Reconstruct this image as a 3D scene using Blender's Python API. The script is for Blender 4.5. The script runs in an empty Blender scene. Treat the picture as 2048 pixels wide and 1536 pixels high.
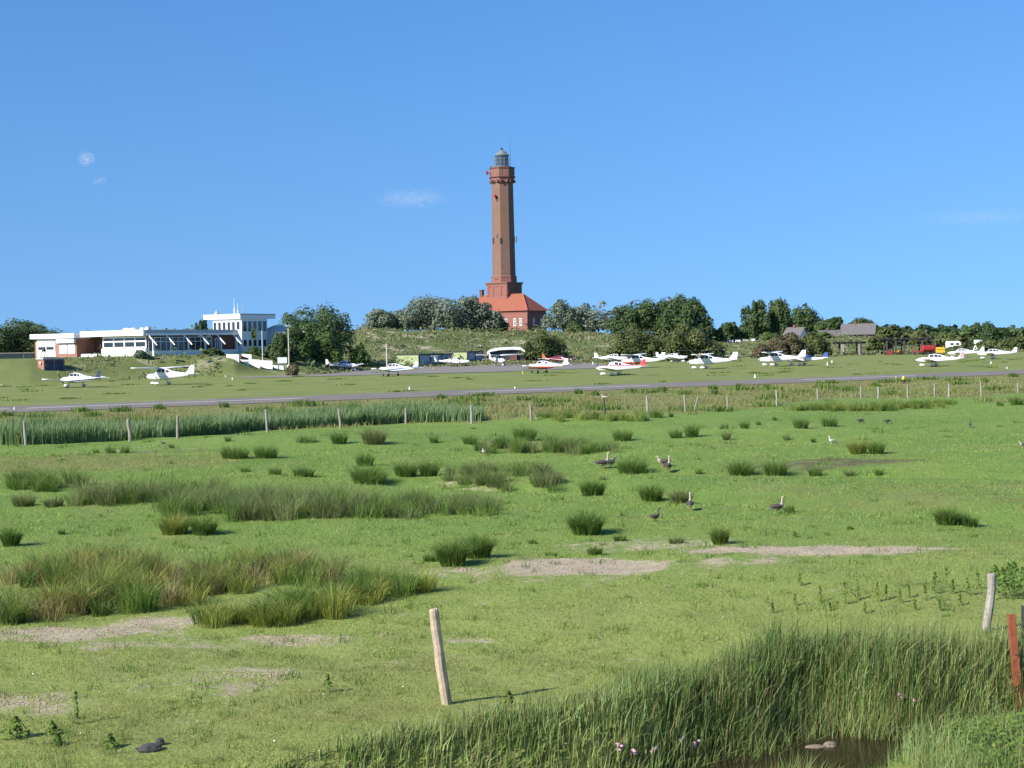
import bpy, math, random
import numpy as np
from mathutils import Vector, Matrix

R = math.radians
rng = np.random.default_rng(7)
random.seed(7)
scn = bpy.context.scene
COL = scn.collection

# ------------------------------------------------------------------ camera
F = 3000.0                       # focal length in photo pixels (photo is 2048 wide)
HC = 5.0                         # eye height above the pasture
PITCH = math.atan(83 / F)
ROLL = math.atan(0.0185)
fwd = np.array([0, math.cos(PITCH), -math.sin(PITCH)])
u0 = np.array([0, math.sin(PITCH), math.cos(PITCH)])
r0 = np.array([1.0, 0, 0])
cr = r0 * math.cos(ROLL) - u0 * math.sin(ROLL)
cu = u0 * math.cos(ROLL) + r0 * math.sin(ROLL)
cam_d = bpy.data.cameras.new('camera')
cam_d.sensor_width = 36.0
cam_d.lens = F / 2048 * 36.0
cam_d.clip_start = 0.3
cam_d.clip_end = 20000
cam = bpy.data.objects.new('camera', cam_d)
COL.objects.link(cam)
M = Matrix(((cr[0], cu[0], -fwd[0], 0), (cr[1], cu[1], -fwd[1], 0), (cr[2], cu[2], -fwd[2], HC), (0, 0, 0, 1)))
cam.matrix_world = M
scn.camera = cam

# ------------------------------------------------------------------ sky, sun, exposure
SUN_AZ = R(235.0)                # compass-like, from +Y clockwise: behind the camera to the left
SUN_EL = R(35.0)
w = bpy.data.worlds.new('World')
scn.world = w
w.use_nodes = True
nt = w.node_tree
bg = nt.nodes['Background']
sky = nt.nodes.new('ShaderNodeTexSky')
sky.sky_type = 'NISHITA'
sky.sun_disc = False
sky.sun_elevation = SUN_EL
sky.sun_rotation = SUN_AZ
sky.altitude = 0
sky.air_density = 1.0
sky.dust_density = 0.3
sky.ozone_density = 4.0
hs = nt.nodes.new('ShaderNodeHueSaturation')
hs.inputs['Saturation'].default_value = 1.27
hs.inputs['Hue'].default_value = 0.508
tc = nt.nodes.new('ShaderNodeTexCoord')
va = nt.nodes.new('ShaderNodeVectorMath'); va.operation = 'MULTIPLY_ADD'; va.inputs[1].default_value = (1, 1, 0.5); va.inputs[2].default_value = (0, 0, 0.152)   # clear sea air: no yellow haze at the horizon
vn = nt.nodes.new('ShaderNodeVectorMath'); vn.operation = 'NORMALIZE'
nt.links.new(tc.outputs['Generated'], va.inputs[0]); nt.links.new(va.outputs[0], vn.inputs[0]); nt.links.new(vn.outputs[0], sky.inputs['Vector'])
nt.links.new(sky.outputs[0], hs.inputs['Color'])
nt.links.new(hs.outputs[0], bg.inputs['Color'])
bg.inputs['Strength'].default_value = 0.108
sd = bpy.data.lights.new('sun', 'SUN')
sd.energy = 5.0
sd.angle = R(0.53)
sd.color = (1.0, 0.95, 0.87)
sun = bpy.data.objects.new('sun', sd)
COL.objects.link(sun)
to_sun = Vector((math.sin(SUN_AZ) * math.cos(SUN_EL), math.cos(SUN_AZ) * math.cos(SUN_EL), math.sin(SUN_EL)))
sun.rotation_euler = to_sun.to_track_quat('Z', 'Y').to_euler()
sun.location = (-60, -60, 120)
scn.view_settings.view_transform = 'Standard'
scn.view_settings.look = 'None'
scn.view_settings.exposure = 0.62
scn.view_settings.gamma = 1.0
scn.cycles.max_bounces = 6
scn.cycles.transparent_max_bounces = 8
scn.cycles.volume_bounces = 1

# ------------------------------------------------------------------ numeric helpers
def sstep(a, b, x):
    t = np.clip((x - a) / (b - a), 0, 1)
    return t * t * (3 - 2 * t)

def vnoise(x, y, seed=0):
    xi = np.floor(x); yi = np.floor(y)
    fx = x - xi; fy = y - yi
    fx = fx * fx * (3 - 2 * fx); fy = fy * fy * (3 - 2 * fy)
    def h(a, b):
        v = np.sin(a * 127.1 + b * 311.7 + seed * 74.7) * 43758.5453
        return v - np.floor(v)
    return (h(xi, yi) * (1 - fx) + h(xi + 1, yi) * fx) * (1 - fy) + (h(xi, yi + 1) * (1 - fx) + h(xi + 1, yi + 1) * fx) * fy

def fbm(x, y, seed=0, o=3):
    s = 0; a = 1.0; t = 0
    for i in range(o):
        s = s + a * vnoise(x * 2 ** i, y * 2 ** i, seed + i); t += a; a *= 0.5
    return s / t

def ray(px, py):
    d = fwd * F + cr * (px - 1024) + cu * (768 - py)
    return d / d[1]

def at(px, py, D):               # the point seen at a photo pixel, D metres down the field
    d = ray(px, py)
    return np.array([d[0] * D, D, HC + d[2] * D])

def flat(px, py, z=0.0):
    d = ray(px, py)
    return at(px, py, (z - HC) / d[2])

def polydist(x, y, pts):
    """distance to a polyline and the signed side (+ = beyond it, seen from the camera)"""
    best = np.full(np.shape(x), 1e9); side = np.zeros(np.shape(x))
    for (ax, ay), (bx, by) in zip(pts[:-1], pts[1:]):
        dx, dy = bx - ax, by - ay
        t = np.clip(((x - ax) * dx + (y - ay) * dy) / (dx * dx + dy * dy), 0, 1)
        ex = x - (ax + t * dx); ey = y - (ay + t * dy)
        d = np.hypot(ex, ey)
        s = np.sign(dx * (y - ay) - dy * (x - ax))
        m = d < best
        side = np.where(m, s, side); best = np.where(m, d, best)
    return best, side

def g2(px, py): p = flat(px, py); return (p[0], p[1])
SWALE1 = [g2(*q) for q in [(800, 968), (1100, 978), (1380, 997), (1560, 1016), (1880, 1042), (2100, 1062)]]
SWALE2 = [g2(*q) for q in [(1130, 944), (1300, 944), (1500, 946), (1750, 948), (1950, 958)]]
SWALE3 = [g2(*q) for q in [(330, 896), (560, 900), (820, 898), (1000, 890)]]
DITCH = [(-14, 14.2), (-8, 15.6), (-2, 17.2), (1.5, 18.6), (4.0, 20.35), (7, 21.0), (14, 21.8), (30, 23)]
WATER_Z = -0.72

def ditch_hw(x): return 0.36 + 0.5 * np.exp(-((x - 4.35) / 0.75) ** 2)

A_K = np.array([-900, 560, 700, 1000, 1150, 1300, 1450, 1550, 1700, 1840, 1890, 2048, 3000.])
DUNE_H = np.array([8.5, 8.6, 8.2, 8.0, 7.0, 6.5, 3.5, 4.0, 4.8, 2.4, 0.8, 0.6, 1.5])
DUNE_T = np.array([300, 300, 312, 336, 338, 350, 372, 380, 384, 390, 392, 395, 400.])
DUNE_S = np.array([70, 80, 70, 70, 70, 70, 50, 50, 45, 50, 50, 60, 60.])

def terr(x, y):
    x = np.asarray(x, float); y = np.asarray(y, float)
    ys = np.maximum(y, 1.0)
    a = 1024 + F * x / ys
    z = np.zeros(np.broadcast(x, y).shape)
    # pasture unevenness, calm at the runway
    m = sstep(17, 26, y) * (1 - sstep(95, 120, y))
    z = z + m * (0.55 * (fbm(x / 13, y / 8, 3) - 0.5) + 0.16 * (fbm(x / 2.6, y / 2.2, 9) - 0.5))
    z = z + 0.085 * (fbm(x / 0.9, y / 0.7, 5) - 0.5) * sstep(14, 18, y) * (1 - sstep(60, 90, y))
    z = z + 0.05 * (fbm(x / 17, y / 17, 13) - 0.5) * sstep(195, 225, y)
    for pts, dep, wd in ((SWALE1, 0.46, 1.7), (SWALE2, 0.34, 1.9), (SWALE3, 0.26, 2.2)):
        d, s = polydist(x, y, pts)
        q_ = d * s - 0.9; z = z - dep * np.exp(-(q_ / np.where(q_ < 0, 0.75, wd * 1.5)) ** 2)
    d, s = polydist(x, y, DITCH)
    hw = ditch_hw(x)
    slope = np.where(s > 0, 0.95, 2.1)
    z = z - 1.12 * (1 - sstep(0, 1, (d - hw) / slope)) * (1 - sstep(26, 34, y))
    # sea dike the photographer stands on
    z = z + 3.4 * (1 - sstep(4, 15, y))
    # dunes
    H = np.interp(a, A_K, DUNE_H); T = np.interp(a, A_K, DUNE_T); S = np.interp(a, A_K, DUNE_S)
    t = (y - T) / S
    lump = 1 + 0.30 * (fbm(x / 16, y / 16, 21) - 0.5) * sstep(0.05, 0.5, t)
    dune = H * sstep(0, 1, t) * lump + 0.5 * (fbm(x / 5, y / 5, 31) - 0.5) * sstep(0.05, 0.4, t)
    # the raised bank below the airfield building
    tb = np.interp(a, [-900, 60, 300, 470, 560, 650, 760, 900], [222, 226, 246, 252, 258, 262, 290, 320.])
    ln = np.interp(a, [-900, 60, 300, 470, 560, 700], [26, 22, 13, 15, 34, 45.])
    hb = 3.85 * (1 - sstep(560, 720, a))
    q = (y - tb) / ln
    bank = hb * sstep(0, 1, q) + 0.4 * (fbm(x / 4, y / 4, 41) - 0.5) * sstep(0.0, 0.3, q) * (1 - sstep(0.7, 1.0, q)) * (hb > 0.5)
    far = np.maximum(dune, bank)
    z = z + np.where(y > 200, far, 0) * (1 - 0.0 * y)
    # the dunes end towards the sea
    z = np.where(y > 560, z * (1 - sstep(560, 700, y)) + 0.3, z)
    return z

def tz(x, y): return float(terr(np.array([x]), np.array([y]))[0])

TT = np.concatenate([np.geomspace(12, 60, 1100), np.geomspace(60.05, 620, 1800)])
def ground(px, py):
    """where the line of sight through a photo pixel meets the built terrain"""
    d = ray(px, py)
    z = HC + d[2] * TT
    h = terr(d[0] * TT, TT)
    b = np.nonzero(z < h)[0]
    if len(b) == 0:
        D = TT[-1]
    else:
        i = max(1, b[0]); e0 = z[i - 1] - h[i - 1]; e1 = z[i] - h[i]
        f = e0 / (e0 - e1 + 1e-9); D = TT[i - 1] + f * (TT[i] - TT[i - 1])
    p = at(px, py, D)
    return np.array([p[0], p[1], tz(p[0], p[1])])

def pxm(p): return F / p[1]      # photo pixels per metre at a point

# ------------------------------------------------------------------ materials
MATS = {}
def nodes_of(name):
    m = bpy.data.materials.new(name); m.use_nodes = True
    t = m.node_tree; b = t.nodes['Principled BSDF']
    MATS[name] = m
    return m, t, b

def N(t, kind, **kw):
    n = t.nodes.new('ShaderNode' + kind)
    for k, v in kw.items(): setattr(n, k, v)
    return n

def mixc(t, fac, c1, c2, mode='MIX'):
    n = N(t, 'MixRGB', blend_type=mode)
    for i, v in ((0, fac), (1, c1), (2, c2)):
        if isinstance(v, (int, float)): n.inputs[i].default_value = v
        elif isinstance(v, tuple): n.inputs[i].default_value = (*v, 1)
        else: t.links.new(v, n.inputs[i])
    return n.outputs[0]

def ramp(t, src, p0, p1):
    n = N(t, 'MapRange'); n.clamp = True
    t.links.new(src, n.inputs[0]); n.inputs[1].default_value = p0; n.inputs[2].default_value = p1
    return n.outputs[0]

def noise(t, co, scale, detail=4, rough=0.6):
    n = N(t, 'TexNoise'); n.inputs['Scale'].default_value = scale
    n.inputs['Detail'].default_value = detail; n.inputs['Roughness'].default_value = rough
    if co is not None: t.links.new(co, n.inputs['Vector'])
    return n.outputs['Fac']

def objco(t): return N(t, 'TexCoord').outputs['Object']
def poco(t): return N(t, 'NewGeometry').outputs['Position']

def plain(name, c, rough=0.6, var=0.12, scale=3.0, bump=0.0, metal=0.0, dirt=None, spec=0.5):
    m, t, b = nodes_of(name)
    co = objco(t)
    n = noise(t, co, scale)
    lo = tuple(v * (1 - var) for v in c); hi = tuple(min(1, v * (1 + var)) for v in c)
    col = mixc(t, ramp(t, n, 0.3, 0.7), lo, hi)
    if dirt:
        col = mixc(t, ramp(t, noise(t, co, scale * 2.7, 6), 0.52, 0.72), col, dirt)
    t.links.new(col, b.inputs['Base Color'])
    b.inputs['Roughness'].default_value = rough
    b.inputs['Metallic'].default_value = metal
    b.inputs['Specular IOR Level'].default_value = spec
    if bump:
        bn = N(t, 'Bump'); bn.inputs['Strength'].default_value = bump; bn.inputs['Distance'].default_value = 0.02
        t.links.new(noise(t, co, scale * 8, 6), bn.inputs['Height'])
        t.links.new(bn.outputs[0], b.inputs['Normal'])
    return m

def leafmat(name, c1, c2, trans=0.3, rough=0.6):
    """blades and leaves: two tones picked by a per-leaf random value stored on the mesh"""
    m, t, b = nodes_of(name)
    at_ = N(t, 'Attribute'); at_.attribute_name = 'tint'
    sep = N(t, 'SeparateColor'); t.links.new(at_.outputs['Color'], sep.inputs[0])
    col = mixc(t, sep.outputs[0], c1, c2)
    col = mixc(t, sep.outputs[1], col, (0.30, 0.235, 0.105))
    b.inputs['Roughness'].default_value = rough
    b.inputs['Specular IOR Level'].default_value = 0.25
    t.links.new(col, b.inputs['Base Color'])
    tr = N(t, 'BsdfTranslucent'); t.links.new(col, tr.inputs[0])
    mx = N(t, 'MixShader'); mx.inputs[0].default_value = trans
    t.links.new(b.outputs[0], mx.inputs[1]); t.links.new(tr.outputs[0], mx.inputs[2])
    t.links.new(mx.outputs[0], t.nodes['Material Output'].inputs[0])
    return m

def glassmat(name, c=(0.02, 0.025, 0.03), rough=0.06):
    m, t, b = nodes_of(name)
    b.inputs['Base Color'].default_value = (*c, 1)
    b.inputs['Roughness'].default_value = rough
    b.inputs['Specular IOR Level'].default_value = 0.7
    return m

def brickmat(name, c1, c2, mortar, scale=1.0):
    m, t, b = nodes_of(name)
    co = objco(t)
    n = noise(t, co, 0.45, 5); n2 = noise(t, co, 6.0, 4)
    col = mixc(t, ramp(t, n, 0.3, 0.7), c1, c2)
    col = mixc(t, ramp(t, n2, 0.35, 0.75), col, mortar)
    wv = N(t, 'TexWave'); wv.bands_direction = 'Z'; wv.inputs['Scale'].default_value = 4.0; wv.inputs['Distortion'].default_value = 0.4
    t.links.new(co, wv.inputs['Vector'])
    col = mixc(t, ramp(t, wv.outputs['Fac'], 0.0, 0.16), mortar, col)
    t.links.new(col, b.inputs['Base Color'])
    b.inputs['Roughness'].default_value = 0.85
    return m

def livery(name, base, bands=(), rough=0.3):
    """aircraft paint: horizontal bands of colour at given heights of the body"""
    m, t, b = nodes_of(name)
    co = objco(t); sp = N(t, 'SeparateXYZ'); t.links.new(co, sp.inputs[0])
    col = mixc(t, ramp(t, noise(t, co, 2.0), 0.3, 0.8), base, tuple(v * 0.93 for v in base))
    for (z0, z1, c, slope) in bands:
        ad = N(t, 'Math', operation='MULTIPLY_ADD'); t.links.new(sp.outputs[0], ad.inputs[0]); ad.inputs[1].default_value = slope
        t.links.new(sp.outputs[2], ad.inputs[2])
        g = N(t, 'Math', operation='GREATER_THAN'); t.links.new(ad.outputs[0], g.inputs[0]); g.inputs[1].default_value = z0
        l = N(t, 'Math', operation='LESS_THAN'); t.links.new(ad.outputs[0], l.inputs[0]); l.inputs[1].default_value = z1
        mu = N(t, 'Math', operation='MULTIPLY'); t.links.new(g.outputs[0], mu.inputs[0]); t.links.new(l.outputs[0], mu.inputs[1])
        col = mixc(t, mu.outputs[0], col, c)
    t.links.new(col, b.inputs['Base Color'])
    b.inputs['Roughness'].default_value = rough
    return m

W = plain('white_paint', (0.80, 0.80, 0.78), 0.55, 0.04, 0.8)
plain('white_gloss', (0.80, 0.80, 0.79), 0.3, 0.03, 1.5)
plain('grey_paint', (0.42, 0.44, 0.46), 0.5, 0.06)
plain('door_grey', (0.36, 0.40, 0.50), 0.5, 0.06)
plain('dark_trim', (0.03, 0.035, 0.04), 0.6, 0.1)
plain('tyre', (0.02, 0.02, 0.02), 0.85, 0.1)
plain('dark_metal', (0.06, 0.065, 0.07), 0.4, 0.1, metal=0.3)
plain('steel', (0.45, 0.47, 0.5), 0.35, 0.06, metal=0.6)
plain('lime_panel', (0.33, 0.40, 0.19), 0.6, 0.06)
plain('roof_tile', (0.34, 0.112, 0.066), 0.75, 0.10, 1.2)
plain('grey_tile', (0.135, 0.125, 0.12), 0.8, 0.12, 1.2)
plain('green_copper', (0.155, 0.175, 0.165), 0.6, 0.15, 2.0)
plain('red_metal', (0.34, 0.03, 0.03), 0.45, 0.1)
plain('yellow_paint', (0.65, 0.42, 0.03), 0.5, 0.1)
plain('orange_paint', (0.55, 0.24, 0.05), 0.5, 0.1)
plain('beige_paint', (0.55, 0.50, 0.40), 0.6, 0.08)
plain('weathered_wood', (0.30, 0.265, 0.21), 0.85, 0.25, 9.0, 0.5, dirt=(0.16, 0.14, 0.11))
plain('new_wood', (0.44, 0.35, 0.25), 0.8, 0.18, 7.0, 0.5, dirt=(0.27, 0.22, 0.16))
plain('grey_wood', (0.34, 0.31, 0.27), 0.85, 0.25, 9.0, 0.8, dirt=(0.17, 0.155, 0.13))
plain('dark_wood', (0.07, 0.06, 0.05), 0.8, 0.2, 5.0)
plain('rust', (0.30, 0.085, 0.035), 0.85, 0.3, 14.0, 0.4, dirt=(0.15, 0.05, 0.03))
plain('wire', (0.25, 0.25, 0.25), 0.5, 0.1, metal=0.5)
plain('stone_dark', (0.075, 0.07, 0.07), 0.9, 0.3, 16.0, 0.8)
plain('stone_pale', (0.22, 0.17, 0.12), 0.9, 0.25, 14.0, 0.6)
plain('bark', (0.20, 0.17, 0.135), 0.9, 0.25, 6.0, 0.5)
plain('bark_pale', (0.42, 0.38, 0.32), 0.9, 0.2, 6.0, 0.5)
plain('marking', (0.44, 0.43, 0.41), 0.8, 0.12, 1.5)
plain('sign_yellow', (0.70, 0.55, 0.03), 0.5, 0.05)
plain('sign_black', (0.015, 0.015, 0.015), 0.5, 0.05)
plain('concrete', (0.48, 0.46, 0.42), 0.85, 0.12, 2.0)
plain('shade_blind', (0.66, 0.68, 0.72), 0.6, 0.04)
plain('flower_pink', (0.62, 0.36, 0.46), 0.7, 0.15)
plain('goose_dark', (0.075, 0.062, 0.052), 0.8, 0.25, 12)
plain('goose_pale', (0.38, 0.33, 0.27), 0.8, 0.2, 12)
plain('goose_white', (0.72, 0.70, 0.66), 0.8, 0.05)
plain('goose_orange', (0.62, 0.28, 0.10), 0.6, 0.1)
glassmat('glass')
glassmat('glass_blue', (0.05, 0.085, 0.14), 0.12)
brickmat('brick_tower', (0.165, 0.076, 0.048), (0.235, 0.115, 0.074), (0.195, 0.128, 0.094))
brickmat('brick_red', (0.225, 0.070, 0.050), (0.290, 0.100, 0.072), (0.26, 0.130, 0.10))
brickmat('brick_dark', (0.125, 0.045, 0.038), (0.175, 0.065, 0.052), (0.16, 0.09, 0.075))
brickmat('brick_shed', (0.31, 0.115, 0.075), (0.37, 0.15, 0.10), (0.34, 0.19, 0.145))
leafmat('leaf_dark', (0.045, 0.092, 0.030), (0.125, 0.185, 0.064), 0.4)
leafmat('leaf_mid', (0.050, 0.105, 0.026), (0.125, 0.195, 0.055), 0.38)
leafmat('leaf_olive', (0.070, 0.105, 0.030), (0.185, 0.210, 0.074), 0.38)
leafmat('leaf_shrub', (0.050, 0.090, 0.026), (0.170, 0.205, 0.075), 0.25)
leafmat('leaf_brown', (0.075, 0.072, 0.034), (0.150, 0.125, 0.062), 0.25)
leafmat('leaf_silver', (0.110, 0.150, 0.090), (0.250, 0.295, 0.205), 0.3)
leafmat('rush', (0.045, 0.115, 0.018), (0.205, 0.325, 0.060), 0.38)
leafmat('rush_dull', (0.080, 0.135, 0.038), (0.275, 0.315, 0.115), 0.38)
leafmat('rush_yellow', (0.110, 0.190, 0.028), (0.400, 0.420, 0.090), 0.4)
leafmat('reed', (0.085, 0.170, 0.055), (0.290, 0.400, 0.180), 0.38)
leafmat('tall_grass', (0.080, 0.165, 0.032), (0.400, 0.500, 0.190), 0.38)
leafmat('meadow_blade', (0.200, 0.305, 0.055), (0.430, 0.500, 0.130), 0.42)
leafmat('dry_grass', (0.200, 0.200, 0.065), (0.400, 0.330, 0.140), 0.38)
leafmat('marram', (0.130, 0.165, 0.060), (0.320, 0.320, 0.155), 0.35)
leafmat('weed_green', (0.085, 0.155, 0.025), (0.190, 0.270, 0.050), 0.35)

def ground_material():
    m, t, b = nodes_of('pasture_ground')
    pos = poco(t)
    a1 = N(t, 'Attribute'); a1.attribute_name = 'zone'
    s1 = N(t, 'SeparateColor'); t.links.new(a1.outputs['Color'], s1.inputs[0])
    a2 = N(t, 'Attribute'); a2.attribute_name = 'zone2'
    s2 = N(t, 'SeparateColor'); t.links.new(a2.outputs['Color'], s2.inputs[0])
    bare, dry, sand = s1.outputs[0], s1.outputs[1], s1.outputs[2]
    field, mud, lush = s2.outputs[0], s2.outputs[1], s2.outputs[2]
    big = noise(t, pos, 0.07, 5); med = noise(t, pos, 0.6, 5); fine = noise(t, pos, 5.0, 6); vfine = noise(t, pos, 22.0, 4)
    g = mixc(t, ramp(t, big, 0.35, 0.65), (0.125, 0.220, 0.048), (0.205, 0.290, 0.066))
    g = mixc(t, ramp(t, med, 0.38, 0.68), g, (0.150, 0.235, 0.052))
    g = mixc(t, lush, g, (0.300, 0.345, 0.100))
    f0 = N(t, 'Math', operation='MULTIPLY'); t.links.new(ramp(t, noise(t, pos, 0.28, 7, 0.68), 0.52, 0.66), f0.inputs[0]); f0.inputs[1].default_value = 0.38
    g = mixc(t, f0.outputs[0], g, (0.235, 0.225, 0.100))
    f1 = N(t, 'Math', operation='MULTIPLY'); t.links.new(ramp(t, fine, 0.48, 0.72), f1.inputs[0]); f1.inputs[1].default_value = 0.3
    g = mixc(t, f1.outputs[0], g, (0.085, 0.150, 0.026))
    f2 = N(t, 'Math', operation='MULTIPLY'); t.links.new(ramp(t, vfine, 0.55, 0.75), f2.inputs[0]); f2.inputs[1].default_value = 0.35
    g = mixc(t, f2.outputs[0], g, (0.235, 0.265, 0.085))
    # airfield turf and rough verge
    af = mixc(t, ramp(t, noise(t, pos, 0.12, 6), 0.35, 0.65), (0.165, 0.205, 0.060), (0.220, 0.240, 0.084))
    af = mixc(t, ramp(t, noise(t, pos, 0.9, 5), 0.55, 0.75), af, (0.110, 0.150, 0.040))
    col = mixc(t, field, g, af)
    dr = mixc(t, ramp(t, noise(t, pos, 0.35, 5), 0.35, 0.65), (0.150, 0.165, 0.056), (0.235, 0.200, 0.085))
    def thr(mask, n, lo, hi, k=0.9):
        ad = N(t, 'Math', operation='ADD'); t.links.new(mask, ad.inputs[0])
        sc = N(t, 'Math', operation='MULTIPLY_ADD'); t.links.new(n, sc.inputs[0]); sc.inputs[1].default_value = k; sc.inputs[2].default_value = -k / 2
        t.links.new(sc.outputs[0], ad.inputs[1])
        return ramp(t, ad.outputs[0], lo, hi)
    col = mixc(t, thr(dry, med, 0.25, 0.75), col, dr)
    # dune sand between the scrub
    du = mixc(t, ramp(t, noise(t, pos, 0.16, 6, 0.7), 0.55, 0.64), (0.120, 0.150, 0.052), (0.42, 0.36, 0.25))
    col = mixc(t, sand, col, du)
    # trampled soil
    so = mixc(t, ramp(t, noise(t, pos, 1.6, 6, 0.7), 0.35, 0.65), (0.40, 0.325, 0.215), (0.55, 0.455, 0.320))
    so = mixc(t, ramp(t, vfine, 0.55, 0.7), so, (0.20, 0.165, 0.12))
    col = mixc(t, thr(bare, noise(t, pos, 1.1, 10, 0.82), 0.34, 0.60, 2.6), col, so)
    mu = mixc(t, ramp(t, fine, 0.4, 0.6), (0.085, 0.070, 0.042), (0.150, 0.118, 0.075))
    col = mixc(t, thr(mud, noise(t, pos, 1.1, 8, 0.75), 0.36, 0.72, 1.5), col, mu)
    t.links.new(col, b.inputs['Base Color'])
    b.inputs['Roughness'].default_value = 0.95
    b.inputs['Specular IOR Level'].default_value = 0.1
    bp = N(t, 'Bump'); bp.inputs['Strength'].default_value = 1.0; bp.inputs['Distance'].default_value = 0.16
    hsum = mixc(t, 0.5, noise(t, pos, 6.0, 7, 0.75), noise(t, pos, 0.8, 6, 0.65))
    t.links.new(hsum, bp.inputs['Height']); t.links.new(bp.outputs[0], b.inputs['Normal'])
    return m
ground_material()

def asphalt(name, c, c2):
    m, t, b = nodes_of(name); pos = poco(t)
    col = mixc(t, ramp(t, noise(t, pos, 0.25, 6), 0.35, 0.65), c, c2)
    col = mixc(t, ramp(t, noise(t, pos, 9.0, 4), 0.45, 0.7), col, tuple(v * 0.75 for v in c))
    t.links.new(col, b.inputs['Base Color']); b.inputs['Roughness'].default_value = 0.95; b.inputs['Specular IOR Level'].default_value = 0.15
asphalt('asphalt', (0.180, 0.160, 0.138), (0.230, 0.208, 0.180))
asphalt('apron_paving', (0.20, 0.185, 0.165), (0.27, 0.245, 0.215))
def water_material():
    m, t, b = nodes_of('ditch_water'); pos = poco(t)
    b.inputs['Base Color'].default_value = (0.022, 0.016, 0.009, 1)
    b.inputs['Roughness'].default_value = 0.07
    b.inputs['IOR'].default_value = 1.33
    bp = N(t, 'Bump'); bp.inputs['Strength'].default_value = 0.12; bp.inputs['Distance'].default_value = 0.02
    t.links.new(noise(t, pos, 6.0, 3), bp.inputs['Height']); t.links.new(bp.outputs[0], b.inputs['Normal'])
water_material()

# ------------------------------------------------------------------ object helpers
def mesh_obj(name, verts, faces, mats, parent=None, fmat=None, smooth=False):
    me = bpy.data.meshes.new(name)
    me.from_pydata([tuple(v) for v in verts], [], faces)
    for m in (mats if isinstance(mats, (list, tuple)) else [mats]): me.materials.append(MATS[m])
    if fmat is not None: me.polygons.foreach_set('material_index', fmat)
    if smooth: me.polygons.foreach_set('use_smooth', [True] * len(me.polygons))
    me.update()
    o = bpy.data.objects.new(name, me); COL.objects.link(o)
    if parent is not None: o.parent = parent
    return o

def tag(o, label=None, cat=None, group=None, kind=None):
    if label: o['label'] = label
    if cat: o['category'] = cat
    if group: o['group'] = group
    if kind: o['kind'] = kind
    return o

def empty(name, loc=(0, 0, 0), rz=0.0, label=None, cat=None, group=None, kind=None):
    o = bpy.data.objects.new(name, None); COL.objects.link(o)
    o.location = Vector([float(v) for v in loc]); o.rotation_euler = (0, 0, rz); o.empty_display_size = 0.2
    return tag(o, label, cat, group, kind)

class MB:
    def __init__(s): s.v = []; s.f = []; s.m = []
    def add(s, vs, fs, mi=0):
        b = len(s.v); s.v += [tuple(map(float, q)) for q in vs]
        s.f += [tuple(b + i for i in f) for f in fs]; s.m += [mi] * len(fs)
        return s
    def box(s, x0, x1, y0, y1, z0, z1, mi=0):
        vs = [(x, y, z) for z in (z0, z1) for y in (y0, y1) for x in (x0, x1)]
        return s.add(vs, [(0, 2, 3, 1), (4, 5, 7, 6), (0, 1, 5, 4), (2, 6, 7, 3), (0, 4, 6, 2), (1, 3, 7, 5)], mi)
    def loft(s, rings, mi=0, caps=True):
        n = len(rings[0]); vs = [p for r in rings for p in r]; fs = []
        for k in range(len(rings) - 1):
            for i in range(n):
                j = (i + 1) % n
                fs.append((k * n + i, k * n + j, (k + 1) * n + j, (k + 1) * n + i))
        if caps:
            fs.append(tuple(range(n - 1, -1, -1))); fs.append(tuple((len(rings) - 1) * n + i for i in range(n)))
        return s.add(vs, fs, mi)
    def tube(s, pts, rads, n=8, mi=0):
        pts = [Vector(map(float, p)) for p in pts]; rings = []
        for i, p in enumerate(pts):
            d = (pts[min(i + 1, len(pts) - 1)] - pts[max(i - 1, 0)])
            d = d.normalized() if d.length > 1e-6 else Vector((0, 0, 1))
            up = Vector((0, 0, 1)) if abs(d.z) < 0.9 else Vector((1, 0, 0))
            a = d.cross(up).normalized(); b = a.cross(d)
            rings.append([p + (a * math.cos(2 * math.pi * k / n) + b * math.sin(2 * math.pi * k / n)) * rads[i] for k in range(n)])
        return s.loft(rings, mi)
    def poly(s, ring, z0, z1, mi=0):   # vertical prism from a plan polygon
        return s.loft([[(x, y, z0) for x, y in ring], [(x, y, z1) for x, y in ring]], mi)
    def lathe(s, prof, n=16, mi=0, c=(0, 0)):
        return s.loft([[(c[0] + r * math.cos(2 * math.pi * k / n), c[1] + r * math.sin(2 * math.pi * k / n), z) for k in range(n)] for r, z in prof], mi)
    def build(s, name, mats, parent=None, smooth=False):
        return mesh_obj(name, s.v, s.f, mats, parent, s.m, smooth)

def raw_mesh(name, V, Fl, nper, mat, tint=None, parent=None):
    """fast mesh from numpy: V (n,3), Fl flat vertex ids, nper verts per face; tint per vertex (n,2)"""
    me = bpy.data.meshes.new(name)
    nf = len(Fl) // nper
    me.vertices.add(len(V)); me.vertices.foreach_set('co', np.ascontiguousarray(V, dtype=np.float32).ravel())
    me.loops.add(len(Fl)); me.loops.foreach_set('vertex_index', np.ascontiguousarray(Fl, dtype=np.int32))
    me.polygons.add(nf); me.polygons.foreach_set('loop_start', np.arange(0, len(Fl), nper, dtype=np.int32))
    me.materials.append(MATS[mat])
    if tint is not None:
        a = me.color_attributes.new('tint', 'FLOAT_COLOR', 'POINT')
        c = np.ones((len(V), 4), np.float32); c[:, :2] = tint; c[:, 2] = 0
        a.data.foreach_set('color', c.ravel())
    me.update(calc_edges=True)
    o = bpy.data.objects.new(name, me); COL.objects.link(o)
    if parent is not None: o.parent = parent
    return o

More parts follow.
